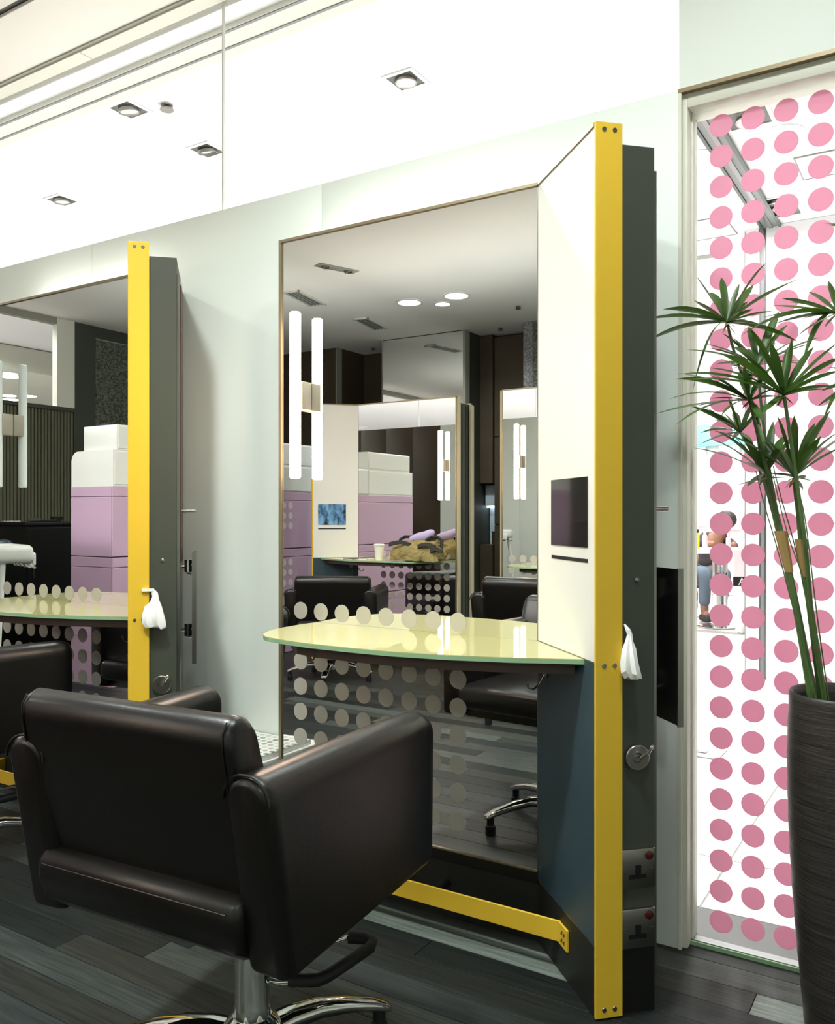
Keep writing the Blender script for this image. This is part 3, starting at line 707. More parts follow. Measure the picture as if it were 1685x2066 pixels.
HEADS = [
  ((-0.443, 2.059, 1.548), [(-0.612, 1.977, 1.559), (-0.606, 1.957, 1.501), (-0.563, 1.96, 1.574), (-0.516, 2.061, 1.671), (-0.468, 2.115, 1.67), (-0.365, 2.108, 1.687), (-0.317, 2.091, 1.626), (-0.282, 2.196, 1.666), (-0.529, 2.1, 1.62), (-0.498, 1.966, 1.381), (-0.335, 2.009, 1.507), (-0.501, 2.141, 1.644), (-0.294, 2.082, 1.491), (-0.406, 2.177, 1.659)]),
  ((-0.211, 2.052, 1.539), [(-0.348, 1.966, 1.53), (-0.343, 2.028, 1.568), (-0.326, 2.074, 1.591), (-0.322, 1.935, 1.506), (-0.376, 1.853, 1.47), (-0.278, 2.115, 1.61), (-0.235, 2.107, 1.626), (-0.268, 1.897, 1.469), (-0.187, 2.102, 1.625), (-0.146, 2.151, 1.586), (-0.115, 2.112, 1.53), (-0.13, 2.043, 1.466), (-0.158, 1.99, 1.419), (-0.272, 1.99, 1.43)]),
  ((-0.374, 2.044, 1.439), [(-0.448, 2.032, 1.519), (-0.491, 2.041, 1.501), (-0.515, 1.979, 1.479), (-0.341, 2.124, 1.574), (-0.407, 2.117, 1.544), (-0.306, 2.087, 1.493), (-0.26, 2.174, 1.514), (-0.282, 2.03, 1.432), (-0.353, 2.151, 1.509), (-0.32, 2.113, 1.539), (-0.402, 1.932, 1.466), (-0.446, 1.94, 1.433)]),
  ((-0.298, 1.915, 1.351), [(-0.492, 1.817, 1.398), (-0.474, 1.769, 1.377), (-0.397, 1.77, 1.426), (-0.359, 1.876, 1.493), (-0.288, 1.956, 1.477), (-0.252, 2.002, 1.462), (-0.201, 1.975, 1.462), (-0.184, 1.927, 1.424), (-0.187, 1.889, 1.389), (-0.21, 1.852, 1.356), (-0.327, 1.849, 1.31), (-0.304, 2.005, 1.468), (-0.4, 1.921, 1.421), (-0.453, 1.924, 1.424), (-0.316, 1.868, 1.456)]),
  ((-0.363, 1.897, 1.343), [(-0.535, 1.789, 1.313), (-0.499, 1.776, 1.341), (-0.502, 1.845, 1.393), (-0.508, 1.889, 1.412), (-0.479, 1.754, 1.284), (-0.48, 1.883, 1.334), (-0.345, 1.979, 1.403), (-0.324, 1.945, 1.423), (-0.399, 1.969, 1.417), (-0.299, 1.866, 1.343), (-0.391, 1.762, 1.298), (-0.323, 1.828, 1.29)]),
  ((-0.413, 2.055, 1.291), [(-0.508, 1.995, 1.351), (-0.494, 2.063, 1.309), (-0.484, 1.975, 1.286), (-0.483, 1.94, 1.255), (-0.459, 2.097, 1.344), (-0.387, 2.13, 1.336), (-0.36, 2.111, 1.359), (-0.453, 1.971, 1.313), (-0.372, 1.986, 1.248), (-0.446, 2.14, 1.35)]),
  ((-0.345, 1.979, 1.192), [(-0.48, 1.894, 1.248), (-0.455, 1.957, 1.271), (-0.432, 1.878, 1.282), (-0.427, 1.999, 1.256), (-0.336, 2.02, 1.309), (-0.318, 2.067, 1.281), (-0.376, 1.901, 1.268), (-0.374, 2.055, 1.308), (-0.283, 2.018, 1.286), (-0.305, 1.921, 1.24), (-0.378, 1.864, 1.214)]),
  ((-0.282, 1.948, 1.181), [(-0.432, 1.878, 1.282), (-0.203, 1.997, 1.276), (-0.224, 2.044, 1.328), (-0.255, 2.048, 1.303), (-0.227, 1.912, 1.262), (-0.289, 1.99, 1.316), (-0.313, 1.928, 1.311), (-0.298, 1.844, 1.24), (-0.187, 1.949, 1.242), (-0.169, 2.066, 1.286), (-0.237, 1.87, 1.234), (-0.351, 1.987, 1.263)]),
  ((-0.152, 2.053, 1.386), [(-0.238, 1.952, 1.328), (-0.245, 2.054, 1.372), (-0.214, 2.085, 1.472), (-0.227, 2.006, 1.415), (-0.224, 1.913, 1.292), (-0.11, 2.103, 1.442), (-0.073, 2.103, 1.386), (-0.097, 2.017, 1.325), (-0.176, 2.097, 1.481)]),
  ((-0.136, 2.134, 1.712), [(-0.24, 2.069, 1.743), (-0.21, 2.146, 1.79), (-0.195, 2.038, 1.653), (-0.134, 2.194, 1.818), (-0.067, 2.213, 1.766), (-0.038, 2.195, 1.701), (-0.073, 2.091, 1.626)]),
]
STEMS = [
  ([(-0.248, 1.957, 0.71), (-0.274, 1.953, 0.87), (-0.303, 1.958, 1.026), (-0.328, 1.967, 1.132), (-0.344, 1.98, 1.19)], 0.0075),
  ([(-0.228, 1.982, 0.708), (-0.249, 1.968, 0.859), (-0.267, 1.957, 1.016), (-0.274, 1.953, 1.1), (-0.282, 1.948, 1.178)], 0.0075),
  ([(-0.24, 2.01, 0.706), (-0.29, 2.014, 0.927), (-0.329, 2.037, 1.078), (-0.38, 2.087, 1.318), (-0.426, 2.07, 1.468), (-0.442, 2.06, 1.544)], 0.0042),
  ([(-0.219, 1.964, 0.715), (-0.247, 1.946, 0.883), (-0.258, 1.927, 1.038), (-0.284, 1.923, 1.245), (-0.297, 1.915, 1.348)], 0.0048),
  ([(-0.243, 1.996, 0.706), (-0.299, 1.973, 0.983), (-0.328, 1.942, 1.163), (-0.347, 1.907, 1.267), (-0.362, 1.898, 1.341)], 0.0045),
  ([(-0.239, 2.022, 0.704), (-0.298, 2.033, 0.947), (-0.342, 2.052, 1.156), (-0.363, 2.051, 1.313), (-0.373, 2.044, 1.437)], 0.004),
  ([(-0.246, 2.006, 0.706), (-0.307, 2.027, 0.958), (-0.353, 2.057, 1.145), (-0.386, 2.06, 1.236), (-0.412, 2.055, 1.289)], 0.0035),
  ([(-0.205, 1.996, 0.711), (-0.206, 2.007, 0.932), (-0.209, 2.029, 1.196), (-0.205, 2.043, 1.378), (-0.211, 2.052, 1.536)], 0.0042),
  ([(-0.196, 2.002, 0.711), (-0.175, 2.027, 0.984), (-0.158, 2.049, 1.248), (-0.152, 2.053, 1.384)], 0.0042),
  ([(-0.193, 2.016, 0.709), (-0.164, 2.069, 1.036), (-0.144, 2.117, 1.47), (-0.136, 2.134, 1.709)], 0.0042),
  ([(-0.21, 1.957, 0.717), (-0.234, 1.919, 0.886), (-0.254, 1.895, 1.09), (-0.269, 1.886, 1.161)], 0.0014),
  ([(-0.213, 1.944, 0.719), (-0.243, 1.914, 0.907), (-0.287, 1.897, 1.059), (-0.317, 1.902, 1.183)], 0.0014),
  ([(-0.235, 1.93, 0.719), (-0.299, 1.913, 0.986), (-0.338, 1.913, 1.131), (-0.355, 1.926, 1.195)], 0.0014),
  ([(-0.232, 2.05, 0.698), (-0.284, 2.041, 0.98), (-0.324, 2.04, 1.144), (-0.338, 2.031, 1.21)], 0.0014),
]
# ------------------------------------------------------------------ potted papyrus
PX, PY = -.185, 2.0
pt = thing('potted_papyrus', 'tall dark ridged pot of green papyrus by the dotted window', 'plant', (PX, PY, 0))
pot = MB()
prof = [(0, 0), (.078, 0), (.083, .006)]
for k in range(1, 30):
    z = .006 + .70 * k / 30; r = .083 + .036 * math.sin(min(1, z / .60) * math.pi / 2) - .004 * max(0, (z - .6) / .12)
    prof.append((r + .0007 * math.sin(k * 2.1), z))
prof += [(.1155, .712), (.1155, .722), (.112, .727), (.107, .724), (.104, .70), (.100, .655), (0, .655)]
pot.lathe(prof, seg=56).build('pot', 'pot', pt, smooth=60)
so = MB().lathe([(0, .668), (.06, .672), (.099, .664), (.099, .656), (0, .656)], seg=32).build('soil', 'soil', pt)
rp = random.Random(5)
off = Vector((PX, PY, 0))
stem_objs = []
for pth, r in STEMS:
    P_ = [Vector(p) - off for p in pth]
    base = P_[0].copy(); d = Vector((base.x, base.y, 0))
    if d.length > .07: d = d.normalized() * .07
    P_[0] = Vector((d.x, d.y, .66))
    # smooth path
    q = []
    for i in range(len(P_) - 1):
        p0, p1, p2, p3 = P_[max(0, i - 1)], P_[i], P_[i + 1], P_[min(len(P_) - 1, i + 2)]
        for k in range(6):
            u = k / 6
            q.append(.5 * ((2 * p1) + (p2 - p0) * u + (2 * p0 - 5 * p1 + 4 * p2 - p3) * u * u + (3 * p1 - p0 - 3 * p2 + p3) * u ** 3))
    q.append(P_[-1]); n = len(q)
    o = MB().tube(q, [r * (1.05 - .35 * i / n) for i in range(n)], 8).build('stem', 'stem', pt)
    stem_objs.append(o)
    if r > .006:
        b = MB()
        for i in (n // 2 - 2,):
            b.loft([[q[i + k] + Vector((math.cos(a) * rr, math.sin(a) * rr, 0)) for a in [2 * math.pi * j / 8 for j in range(8)]] for k, rr in ((0, r * 1.15), (2, r * 1.5), (4, r * 1.75))], cap=False)
        b.build('sheath', 'sheath', o)
heads_of = [2, 7, 5, 3, 4, 6, 0, 1, 8, 9]
def blade(b, p0, p1, w, droop, twist):
    p0, p1 = Vector(p0), Vector(p1); d = p1 - p0; L = d.length; side = d.cross(Vector((0, 0, 1)))
    if side.length < 1e-4: side = Vector((1, 0, 0))
    side.normalize(); side = (Matrix.Rotation(twist, 3, d.normalized()) @ side)
    nrm = side.cross(d).normalized(); N = 9; pts = []
    for i in range(N + 1):
        u = i / N
        c = p0 + d * u + Vector((0, 0, 1)) * (droop * L * 4 * u * (1 - u))
        ww = w * (.30 + .70 * math.sin(min(1, u / .5) * math.pi / 2)) * (1 if u < .62 else max(.03, 1 - ((u - .62) / .38) ** 1.9))
        pts.append((c - side * ww, c - nrm * ww * .30, c + side * ww))
    vs = [[b.bm.verts.new(p) for p in r] for r in pts]
    for i in range(N):
        for k in range(2): b.bm.faces.new((vs[i][k], vs[i][k + 1], vs[i + 1][k + 1], vs[i + 1][k]))
for hi, (hp, tips) in enumerate(HEADS):
    so_ = stem_objs[heads_of[hi]]; h = Vector(hp) - off
    for tp in tips:
        b = MB(); tip = Vector(tp) - off; L = (tip - h).length
        blade(b, h, tip, min(.0095, .0055 + L * .026), rp.uniform(.22, .30) if tip.z < h.z - .09 else rp.uniform(.03, .10), rp.uniform(-.5, .5))
        b.build('leaf', 'leaf', so_, smooth=60)
    for k in range(7):
        a = rp.uniform(0, 6.28); L = rp.uniform(.06, .125)
        b = MB(); blade(b, h, h + Vector((math.cos(a) * L, math.sin(a) * L * .6, rp.uniform(-.03, .10))), .0062, .05, rp.uniform(-.5, .5)); b.build('leaf', 'leaf', so_, smooth=60)
    b = MB()
    for k in range(4):
        a = rp.uniform(0, 6.28); e_ = h + Vector((math.cos(a) * .02, math.sin(a) * .02, rp.uniform(-.03, -.008))); blade(b, h, e_, .003, 0, 0)
    b.build('dry_bract', 'sheath', so_)
# ------------------------------------------------------------------ the mall beyond the glass
mf = struct(box('floor_mall', 'tile', -13, 5, 2.45, 14, -.06, -.003))
struct(box('floor_side', 'tile', -13, -7.3, -7, 2.45, -.06, -.003))
struct(box('floor_threshold', 'threshold', -7.3, 2.3, 2.262, 2.45, -.06, .0))
box('grout', 'grille', -3.0, .6, 2.45, 8.4, -.003, -.0012, mf)
tm = MB().box(-.2970, .2970, -.2970, .2970, -.003, .001, .001, 1).mesh('tile', 'tile', 0)
for i in range(-4, 2):
    for j in range(10): put('tile', tm, mf, (-.6 + .6 * i + .3, 2.83 - .38 + .3 + .6 * j - .22, 0)) if j else None
tm2 = MB().box(-.2970, .2970, -.1870, .1870, -.003, .001, .001, 1).mesh('tile', 'tile', 0)
for i in range(-4, 2): put('tile', tm2, mf, (-.6 + .6 * i + .3, 2.64, 0))
struct(box('ceiling_mall', 'mallwhite', -13, 5, 2.264, 14, MZ, MZ + .05))
struct(box('ceiling_side', 'mallwhite', -13, -7.2, -7, 2.264, MZ, MZ + .05))
wm = bpy.data.objects.new('wall_mall', None); COL.objects.link(wm); struct(wm)
for a, b in ((-.99, .35), (.35, 1.7), (1.7, 3.1), (3.1, 5)):
    for z0, z1 in ((0, 1.05), (1.05, 2.1), (2.1, MZ)): box('panel', 'mallwhite', a + .002, b - .002, 6.05, 6.12, z0 + .002, z1 - .002, wm)
box('panel_core', 'grille', -.99, 5, 6.07, 6.14, 0, MZ, wm)
box('pilaster', 'mallwhite', -1.185, -1.10, 6.06, 6.30, 0, MZ, wm)
box('pilaster_edge', 'winsteel', -1.189, -1.185, 6.055, 6.30, 0, MZ - .01, wm)
box('steel_channel', 'winsteel', -1.10, -1.05, 6.085, 6.14, 0, MZ, wm)
box('steel_rib', 'slotgrey', -1.085, -1.068, 6.065, 6.085, 0, MZ, wm)
box('pilaster_strip', 'mallwhite', -1.05, -.99, 6.055, 6.14, 0, MZ, wm)
for i, (a, b, c, d) in enumerate(((-13, 5, 13.9, 14), (4.9, 5, 2.3, 14), (-13, -12.9, -7, 14), (-13, -7.2, -7, -6.9))):
    struct(box('wall_mall_%s' % ('far', 'right', 'left', 'side')[i], 'mallwhite', a, b, c, d, 0, MZ))
# pale shop wall with tiles behind the table
sw = bpy.data.objects.new('wall_shop', None); COL.objects.link(sw); struct(sw)
for i in range(10):
    for j in range(4): box('tile', 'palepink', -5.2 + .42 * i + .003, -5.2 + .42 * (i + 1) - .003, 12.2, 12.22, .45 * j + .003, .45 * (j + 1) - .003, sw)
box('backing', 'mallwhite', -5.2, -1.0, 12.215, 12.3, 0, MZ, sw)
box('white_panel', 'mallwhite', -3.55, -2.9, 12.15, 12.19, .95, 2.4, sw, .004)
box('lilac_panel', 'palepink', -2.72, -2.45, 12.12, 12.19, .9, 2.6, sw, .004)
box('sign_band', 'turq', -4.1, -2.2, 12.10, 12.18, 2.06, 2.36, sw, .004)
# ceiling slot
cs = thing('ceiling_track', 'grey recessed ceiling track running away across the mall ceiling', 'track', (-1.02, 5.0, MZ))
MB().box(-.045, .045, -.9, 1.05, -.012, 0).build('bed', 'slotgrey', cs, smooth=0)
MB().box(-.012, .012, -.9, 1.05, -.02, -.012).build('rib', 'winsteel', cs, smooth=0)
for x in (-.055, .055): MB().box(x - .008, x + .008, -.9, 1.05, -.02, 0).build('edge', 'recess', cs, smooth=0)
bk = thing('ceiling_channel', 'pale twin-grooved channel along the mall ceiling above the transom glass', 'channel', (-3.5, 2.54, MZ))
MB().box(-3.6, 5.0, -.10, .06, -.02, 0).build('body', 'winframe', bk, smooth=0)
for y in (-.09, .0): MB().box(-3.6, 5.0, y - .006, y + .006, -.0235, -.02).build('groove', 'slotgrey', bk, smooth=0)

def square_light(x, y, w, l, n, label, group, tilt=.3, power=None, z=MZ):
    t = thing('square_downlight', label, 'light', (x, y, z), 0, group)
    f = MB(); e = .018
    for a in ((-w / 2 - e, w / 2 + e, -l / 2 - e, -l / 2), (-w / 2 - e, w / 2 + e, l / 2, l / 2 + e), (-w / 2 - e, -w / 2, -l / 2, l / 2), (w / 2, w / 2 + e, -l / 2, l / 2)): f.box(*a, -.006, 0)
    f.build('frame', 'mallwhite', t, smooth=0)
    MB().box(-w / 2, w / 2, -l / 2, l / 2, -.003, 0).build('recess_plate', 'recess', t, smooth=0)
    for k in range(n):
        y0 = (k - (n - 1) / 2) * l / n
        r = min(w, l / n) * .40
        m_ = Matrix.Translation((0, y0, .002)) @ Matrix.Rotation(.45 * tilt * (1 if k % 2 == 0 else -.6), 4, 'X')
        lp = MB().lathe([(r, -.004), (r, -.02), (r * .86, -.022), (r * .80, -.008), (0, -.008)], mtx=m_).build('lamp_ring', 'steel', t)
        MB().lathe([(0, -.012), (r * .76, -.012), (r * .76, -.0095), (0, -.0095)], mtx=m_).build('lens', 'lampglow', lp)
    area_lamp('lamp', (0, 0, -.05), max(w, l) * .7, power or P_MALL, (1, .98, .96), parent=t)
    return t
GD = 'square downlights on the mall ceiling'
square_light(-2.05, 3.17, .125, .125, 1, 'square mall downlight seen high through the transom, nearest the window', GD, .1, P_MALL * 1.3)
square_light(-3.33, 3.22, .125, .125, 1, 'square mall downlight with tilted lamp beside the glass joint', GD, .6, P_MALL * 1.7)
square_light(-4.61, 3.26, .125, .125, 1, 'square mall downlight lowest at the far end of the transom', GD, .2, P_MALL * 2)
square_light(-3.31, 2.70, .125, .125, 1, 'square mall downlight next to the small sprinkler', GD, .4, P_MALL * 1.7)
square_light(-.84, 4.30, .19, .30, 2, 'large twin-lamp mall downlight behind the top dots of the window', GD, .5, P_MALL * .55)
square_light(-.91, 5.72, .19, .36, 3, 'large three-lamp mall downlight lower behind the window dots', GD, .3, P_MALL * .55)
for x, y in ((-5.9, 3.3), (.6, 3.2), (1.8, 4.6), (-2.6, 5.2), (-4.6, 5.6), (-3.2, 7.6), (-1.6, 9.2), (-4.2, 10.2), (-2.4, 11.4), (-6.8, 4.0), (-9.3, 1.0), (-8.2, -.6), (-8.4, 1.9)):  # extra lamps added to brighten the mall and its ceiling
    square_light(x, y, .19, .30, 2, 'added square twin-lamp mall downlight out of the direct view', 'added mall downlights out of the direct view', .3, P_MALL * (3 if x < -8 else .3 if x > 0 else 2.3))
def mall_disc(x, y, d, label):
    t = thing('round_ceiling_lamp', label, 'light', (x, y, MZ), 0, 'round lamps on the mall ceiling')
    MB().lathe([(0, -.004), (d / 2, -.004), (d / 2, 0), (0, 0)]).build('diffuser', 'lampglow', t)
    MB().lathe([(d / 2, 0), (d / 2 + .008, -.005), (d / 2 + .008, 0)]).build('rim', 'mallwhite', t)
mall_disc(-.735, 4.63, .21, 'round mall ceiling lamp behind the upper window dots')
mall_disc(-1.16, 4.70, .20, 'round mall ceiling lamp beside the grey ceiling track')
def hatch(x, y, w, l, label):
    t = thing('ceiling_hatch', label, 'hatch', (x, y, MZ), 0, 'flush hatches in the mall ceiling')
    MB().box(-w / 2, w / 2, -l / 2, l / 2, -.004, 0).build('panel', 'mallwhite', t, smooth=0)
    f = MB(); e = .006
    for a in ((-w / 2 - e, w / 2 + e, -l / 2 - e, -l / 2), (-w / 2 - e, w / 2 + e, l / 2, l / 2 + e), (-w / 2 - e, -w / 2, -l / 2, l / 2), (w / 2, w / 2 + e, -l / 2, l / 2)): f.box(*a, -.007, 0)
    f.build('frame', 'grille', t, smooth=0)
hatch(-.55, 5.15, .34, .34, 'flush square ceiling hatch right of the ceiling track')
hatch(-1.5, 5.9, .5, .4, 'flush square ceiling hatch left of the ceiling track')
t = thing('ceiling_vent', 'small grey slot vent on the mall ceiling beyond the dots', 'vent', (-1.52, 6.5, MZ))
MB().box(-.13, .13, -.07, .07, -.008, 0).build('frame', 'mallwhite', t, smooth=0); MB().box(-.1, .1, -.045, .045, -.011, -.008).build('slat', 'grille', t, smooth=0)
sprinkler(-3.13, 2.77, MZ, 'small round sprinkler plate beside a square mall downlight', .04)
t = thing('floor_socket', 'flat steel floor box in the white mall tiles', 'socket', (-.99, 4.05, .0012))
MB().box(-.12, .1, -.09, .09, 0, .004, .001).build('lid', 'steel', t, smooth=0); MB().box(-.03, .03, -.02, .02, .004, .006).build('pull', 'slotgrey', t, smooth=0)

# manicure table, person and clutter outside
RC = Matrix.Rotation(YAW, 4, 'Z')
t = thing('pedestal_table', 'white table on a chrome pedestal outside the window', 'table', (-1.99, 8.70, .001), YAW)
MB().box(-.62, .75, -.30, .30, .735, .775, .008).build('tabletop', 'counter', t)
MB().lathe([(0, .0), (.185, 0), (.185, .008), (.16, .014), (.045, .022), (.042, .735), (0, .735)], (.02, 0, 0), 40).build('pedestal', 'chrome', t)
MB().lathe([(.012, .03), (.022, .03), (.022, .735), (.012, .735)], (.1, -.02, 0), 16).build('post', 'chrome', t)
def bottle(label, x, m, h, r, cap):
    p = Vector((-1.99, 8.70, .776)) + RC @ Vector((x, -.1, 0))
    t = thing('bottle', label, 'bottle', p, 0, 'bottles on the outside table')
    MB().lathe([(0, 0), (r, 0), (r, h * .7), (r * .45, h * .78), (r * .45, h * .82), (0, h * .82)], seg=18).build('body', m, t)
    MB().lathe([(0, h * .82), (r * .55, h * .82), (r * .55, h), (0, h)], seg=14).build('cap', cap, t)
bottle('yellow bottle with black cap on the outside table', -.20, 'oil', .19, .017, 'black')
bottle('pale pink bottle with white cap on the outside table', -.13, 'pinkliq', .18, .026, 'white')
bottle('small pink cone bottle in front of the seated person', .10, 'pinkliq', .15, .024, 'pinkliq')
p = Vector((-1.99, 8.70, .776)) + RC @ Vector((.53, 0, 0))
t = thing('desk_lamp', 'white shaded table lamp on the outside table', 'lamp', p)
MB().lathe([(0, 0), (.07, 0), (.07, .012), (.012, .02), (.012, .2), (0, .2)], seg=24).build('base', 'white', t)
MB().lathe([(.10, .16), (.05, .42), (.045, .42), (.095, .16)], seg=28).build('shade', 'white', t)
p = Vector((-1.99, 8.70, .001)) + RC @ Vector((.17, -.33, 0))
t = thing('price_stand', 'low stand with a pale panel and a black sign lettered AI', 'sign', p, YAW)
MB().box(-.11, .30, -.01, .01, .52, .775, .003).build('pale_panel', 'palepink', t, smooth=0)
sg = MB().box(-.11, .30, -.016, .008, .43, .517, .002).build('sign_board', 'black', t, smooth=0)
td = bpy.data.curves.new('lettering', 'FONT'); td.body = 'AI'; td.size = .10; td.extrude = .001; td.align_x = 'LEFT'
td.materials.append(M['white']); tt = bpy.data.objects.new('t', td); COL.objects.link(tt); bpy.context.view_layer.update()
tme = bpy.data.meshes.new_from_object(tt.evaluated_get(bpy.context.evaluated_depsgraph_get())); bpy.data.objects.remove(tt)
to = put('lettering', tme, sg)
to.location = (-.065, -.018, .440); to.rotation_euler = (math.pi / 2, 0, 0)
MB().box(-.09, .28, -.16, .005, .0, .42, .01).build('white_base', 'counter', t)
# the person seated behind the table
pp = thing('person', 'person in grey-blue trousers seated and bent forward at the outside table', 'person', (-2.30, 9.52, .0), YAW)
def skin_body(name, verts, edges, radii, root, m, parent, sub=2):
    me = bpy.data.meshes.new(name); me.from_pydata(verts, edges, []); me.materials.append(M[m])
    o = bpy.data.objects.new(name, me); COL.objects.link(o); o.parent = parent
    k = o.modifiers.new('skin', 'SKIN'); k.use_smooth_shade = True
    for i, v in enumerate(me.skin_vertices[0].data):
        v.radius = radii[i] if isinstance(radii[i], tuple) else (radii[i], radii[i]); v.use_root = (i == root)
    s = o.modifiers.new('sub', 'SUBSURF'); s.levels = sub; s.render_levels = sub; return o
V_ = [(0, 0, .50), (.05, -.02, .66), (.12, -.06, .82), (.165, -.10, .90), (.19, -.13, .955), (.205, -.16, 1.03),
      (.02, .15, .88), (-.06, -.06, .80), (.02, -.30, .80), (.22, .02, .86), (.26, -.2, .77), (.20, -.36, .80),
      (-.09, -.03, .47), (-.11, -.40, .50), (-.11, -.36, .10), (-.12, -.47, .05),
      (.09, -.03, .47), (.09, -.42, .50), (.07, -.34, .10), (.07, -.46, .05)]
V_[6] = (.03, -.03, .86); 
E_ = [(0, 1), (1, 2), (2, 3), (3, 4), (4, 5), (2, 6), (6, 7), (7, 8), (2, 9), (9, 10), (10, 11), (0, 12), (12, 13), (13, 14), (14, 15), (0, 16), (16, 17), (17, 18), (18, 19)]
R_ = [(.14, .11), (.14, .10), (.15, .10), .05, .055, .085, .055, .042, .03, .055, .042, .03, .085, .06, .042, .035, .085, .06, .042, .035]
skin_body('body', V_, E_, R_, 0, 'skin', pp)
skin_body('jacket', [V_[0], V_[1], V_[2], V_[6], V_[7], (-.02, -.2, .80), V_[9], V_[10], (.22, -.3, .785)], [(0, 1), (1, 2), (2, 3), (3, 4), (4, 5), (2, 6), (6, 7), (7, 8)], [(.15, .12), (.155, .115), (.162, .11), .068, .054, .042, .068, .054, .042], 0, 'jacket', pp)
skin_body('trousers', [V_[0], V_[12], V_[13], (-.11, -.365, .14), V_[16], V_[17], (.07, -.345, .14)], [(0, 1), (1, 2), (2, 3), (0, 4), (4, 5), (5, 6)], [(.15, .12), .10, .075, .062, .10, .075, .062], 0, 'jeans', pp)
hb = MB(); 
tb = bmesh.new(); bmesh.ops.create_icosphere(tb, subdivisions=3, radius=1)
for v in tb.verts: v.co = Vector((.205 + v.co.x * .105, -.14 + v.co.y * .11, 1.055 + v.co.z * .10 + .006 * noise.noise(v.co * 5)))
hb._in(tb).build('hair', 'hair', pp)
for x in (-.12, .07): MB().box(x - .04, x + .04, -.54, -.33, .0, .07, .025, 3).build('shoe', 'jacket', pp)
p = Vector((-2.24, 9.55, .0)) + RC @ Vector((.0, .06, 0))
t = thing('stool', 'low stool under the seated person outside', 'stool', p)
MB().lathe([(0, .31), (.15, .31), (.16, .325), (.15, .35), (0, .35)], seg=28).build('seat', 'jacket', t)
MB().lathe([(0, 0), (.18, 0), (.18, .015), (.025, .03), (.025, .31), (0, .31)], seg=28).build('base', 'chrome', t)
p = Vector((-2.24, 9.55, .0)) + RC @ Vector((-.33, -.30, 0))
tb = bmesh.new(); bmesh.ops.create_icosphere(tb, subdivisions=4, radius=1)
for v in tb.verts:
    k = 1 - .35 * (v.co.z * .5 + .5)
    v.co = Vector((v.co.x * .12 * k, v.co.y * .10 * k, .30 + v.co.z * .30)) + v.normal * .02 * noise.noise(v.co * 3.1)
b = MB(); b._in(tb); o = b.build('cloth_bundle', 'orange', None, smooth=60); o.location = (p.x, p.y, 0)
tag(o, 'orange-red cloth bundle beside the seated person outside', 'cloth')

# ------------------------------------------------------------------ things seen in the mirrors
# lilac drawer run with white boxes on top
GL = 'lilac storage drawers in a long run'
def lilac(y0, y1, label, dots):
    t = thing('lilac_cabinet', label, 'cabinet', (-4.73, (y0 + y1) / 2, 0), 0, GL)
    hw, hl = .21, (y1 - y0) / 2 - .001
    for z0, z1 in ((.0, .374), (.378, .830), (.834, 1.286)):
        MB().box(-hw, hw - .014, -hl, hl - .012, z0, z1, .002).build('carcass', 'lilac', t, smooth=0)
        dr = MB().box(hw - .012, hw, -hl, hl, z0 + .004, z1 - .066, .003).build('drawer_front', 'lilac', t, smooth=0)
        MB().box(hw - .012, hw, -hl, hl, z1 - .062, z1, .003).build('lip', 'lilac', t, smooth=0)
        MB().box(-hw, hw - .014, hl - .012, hl, z0 + .002, z1 - .066, .002).build('end_panel', 'lilac', t, smooth=0)
        MB().box(-hw, hw - .014, hl - .012, hl, z1 - .062, z1, .002).build('end_lip', 'lilac', t, smooth=0)
        if dots:
            for c in range(3):
                for r in range(3):
                    zz = z1 - .105 - .082 * r
                    if zz > z0 + .03:
                        put('dot', ldot, dr, (hw + .0006, -1.06 - .08 * c - (y0 + y1) / 2, zz))
    return t
ldot = disc_mesh('dot', .027, .001, 'lilacdot'); ldot.transform(Matrix.Rotation(math.pi / 2, 4, 'Z'))
lilac(-.60, .50, 'lilac drawer stack at the end of the run, seen in the farther mirror', False)
lilac(-1.70, -.602, 'lilac drawer stack with pale dots, seen at the edge of the near mirror', True)
def wbox(label, x0, x1, y0, y1, z0, z1, rnd_=0):
    t = thing('white_box', label, 'box', ((x0 + x1) / 2, (y0 + y1) / 2, z0), 0, 'white boxes on the lilac drawers')
    hx, hy, h = (x1 - x0) / 2, (y1 - y0) / 2, z1 - z0
    if rnd_:
        pts = [(hx, 0), (hx, h)] + [(-hx + rnd_ - rnd_ * math.sin(a), h - rnd_ + rnd_ * math.cos(a)) for a in [math.pi / 2 * k / 8 for k in range(9)]] + [(-hx, 0)]
        b = MB(); b.loft([[(p[0], -hy, p[1]) for p in pts], [(p[0], hy, p[1]) for p in pts]]); b.build('shell', 'white', t)
    else: MB().box(-hx, hx, -hy, hy, 0, h, .006).build('shell', 'white', t)
    MB().box(hx, hx + .004, -hy + .012, hy - .012, .012, h - .012, .001).build('front_panel', 'white', t, smooth=0)
    return t
wbox('white box with rounded corner on the lilac drawers', -4.94, -4.522, -.25, .495, 1.287, 1.52, .07)
wbox('smaller white box on top of the rounded white box', -4.86, -4.53, -.25, .46, 1.521, 1.685)
wbox('long white box on the lilac drawers behind the rounded one', -4.94, -4.522, -.60, -.26, 1.287, 1.52)
wbox('white box under another at the dotted end of the lilac drawers', -4.94, -4.522, -1.69, -.61, 1.287, 1.50)
wbox('upper white box at the dotted end of the lilac drawers', -4.92, -4.53, -1.69, -.7, 1.501, 1.68)
t = thing('side_cupboard', 'dark cupboard behind the lilac drawers', 'cupboard', (-5.08, -.35, 0))
MB().box(-.135, .135, -.6, .6, 0, 1.36, .004).build('body', 'black', t, smooth=0); MB().box(-.115, .115, .6, .606, .03, 1.33, .002).build('door', 'black', t, smooth=0)
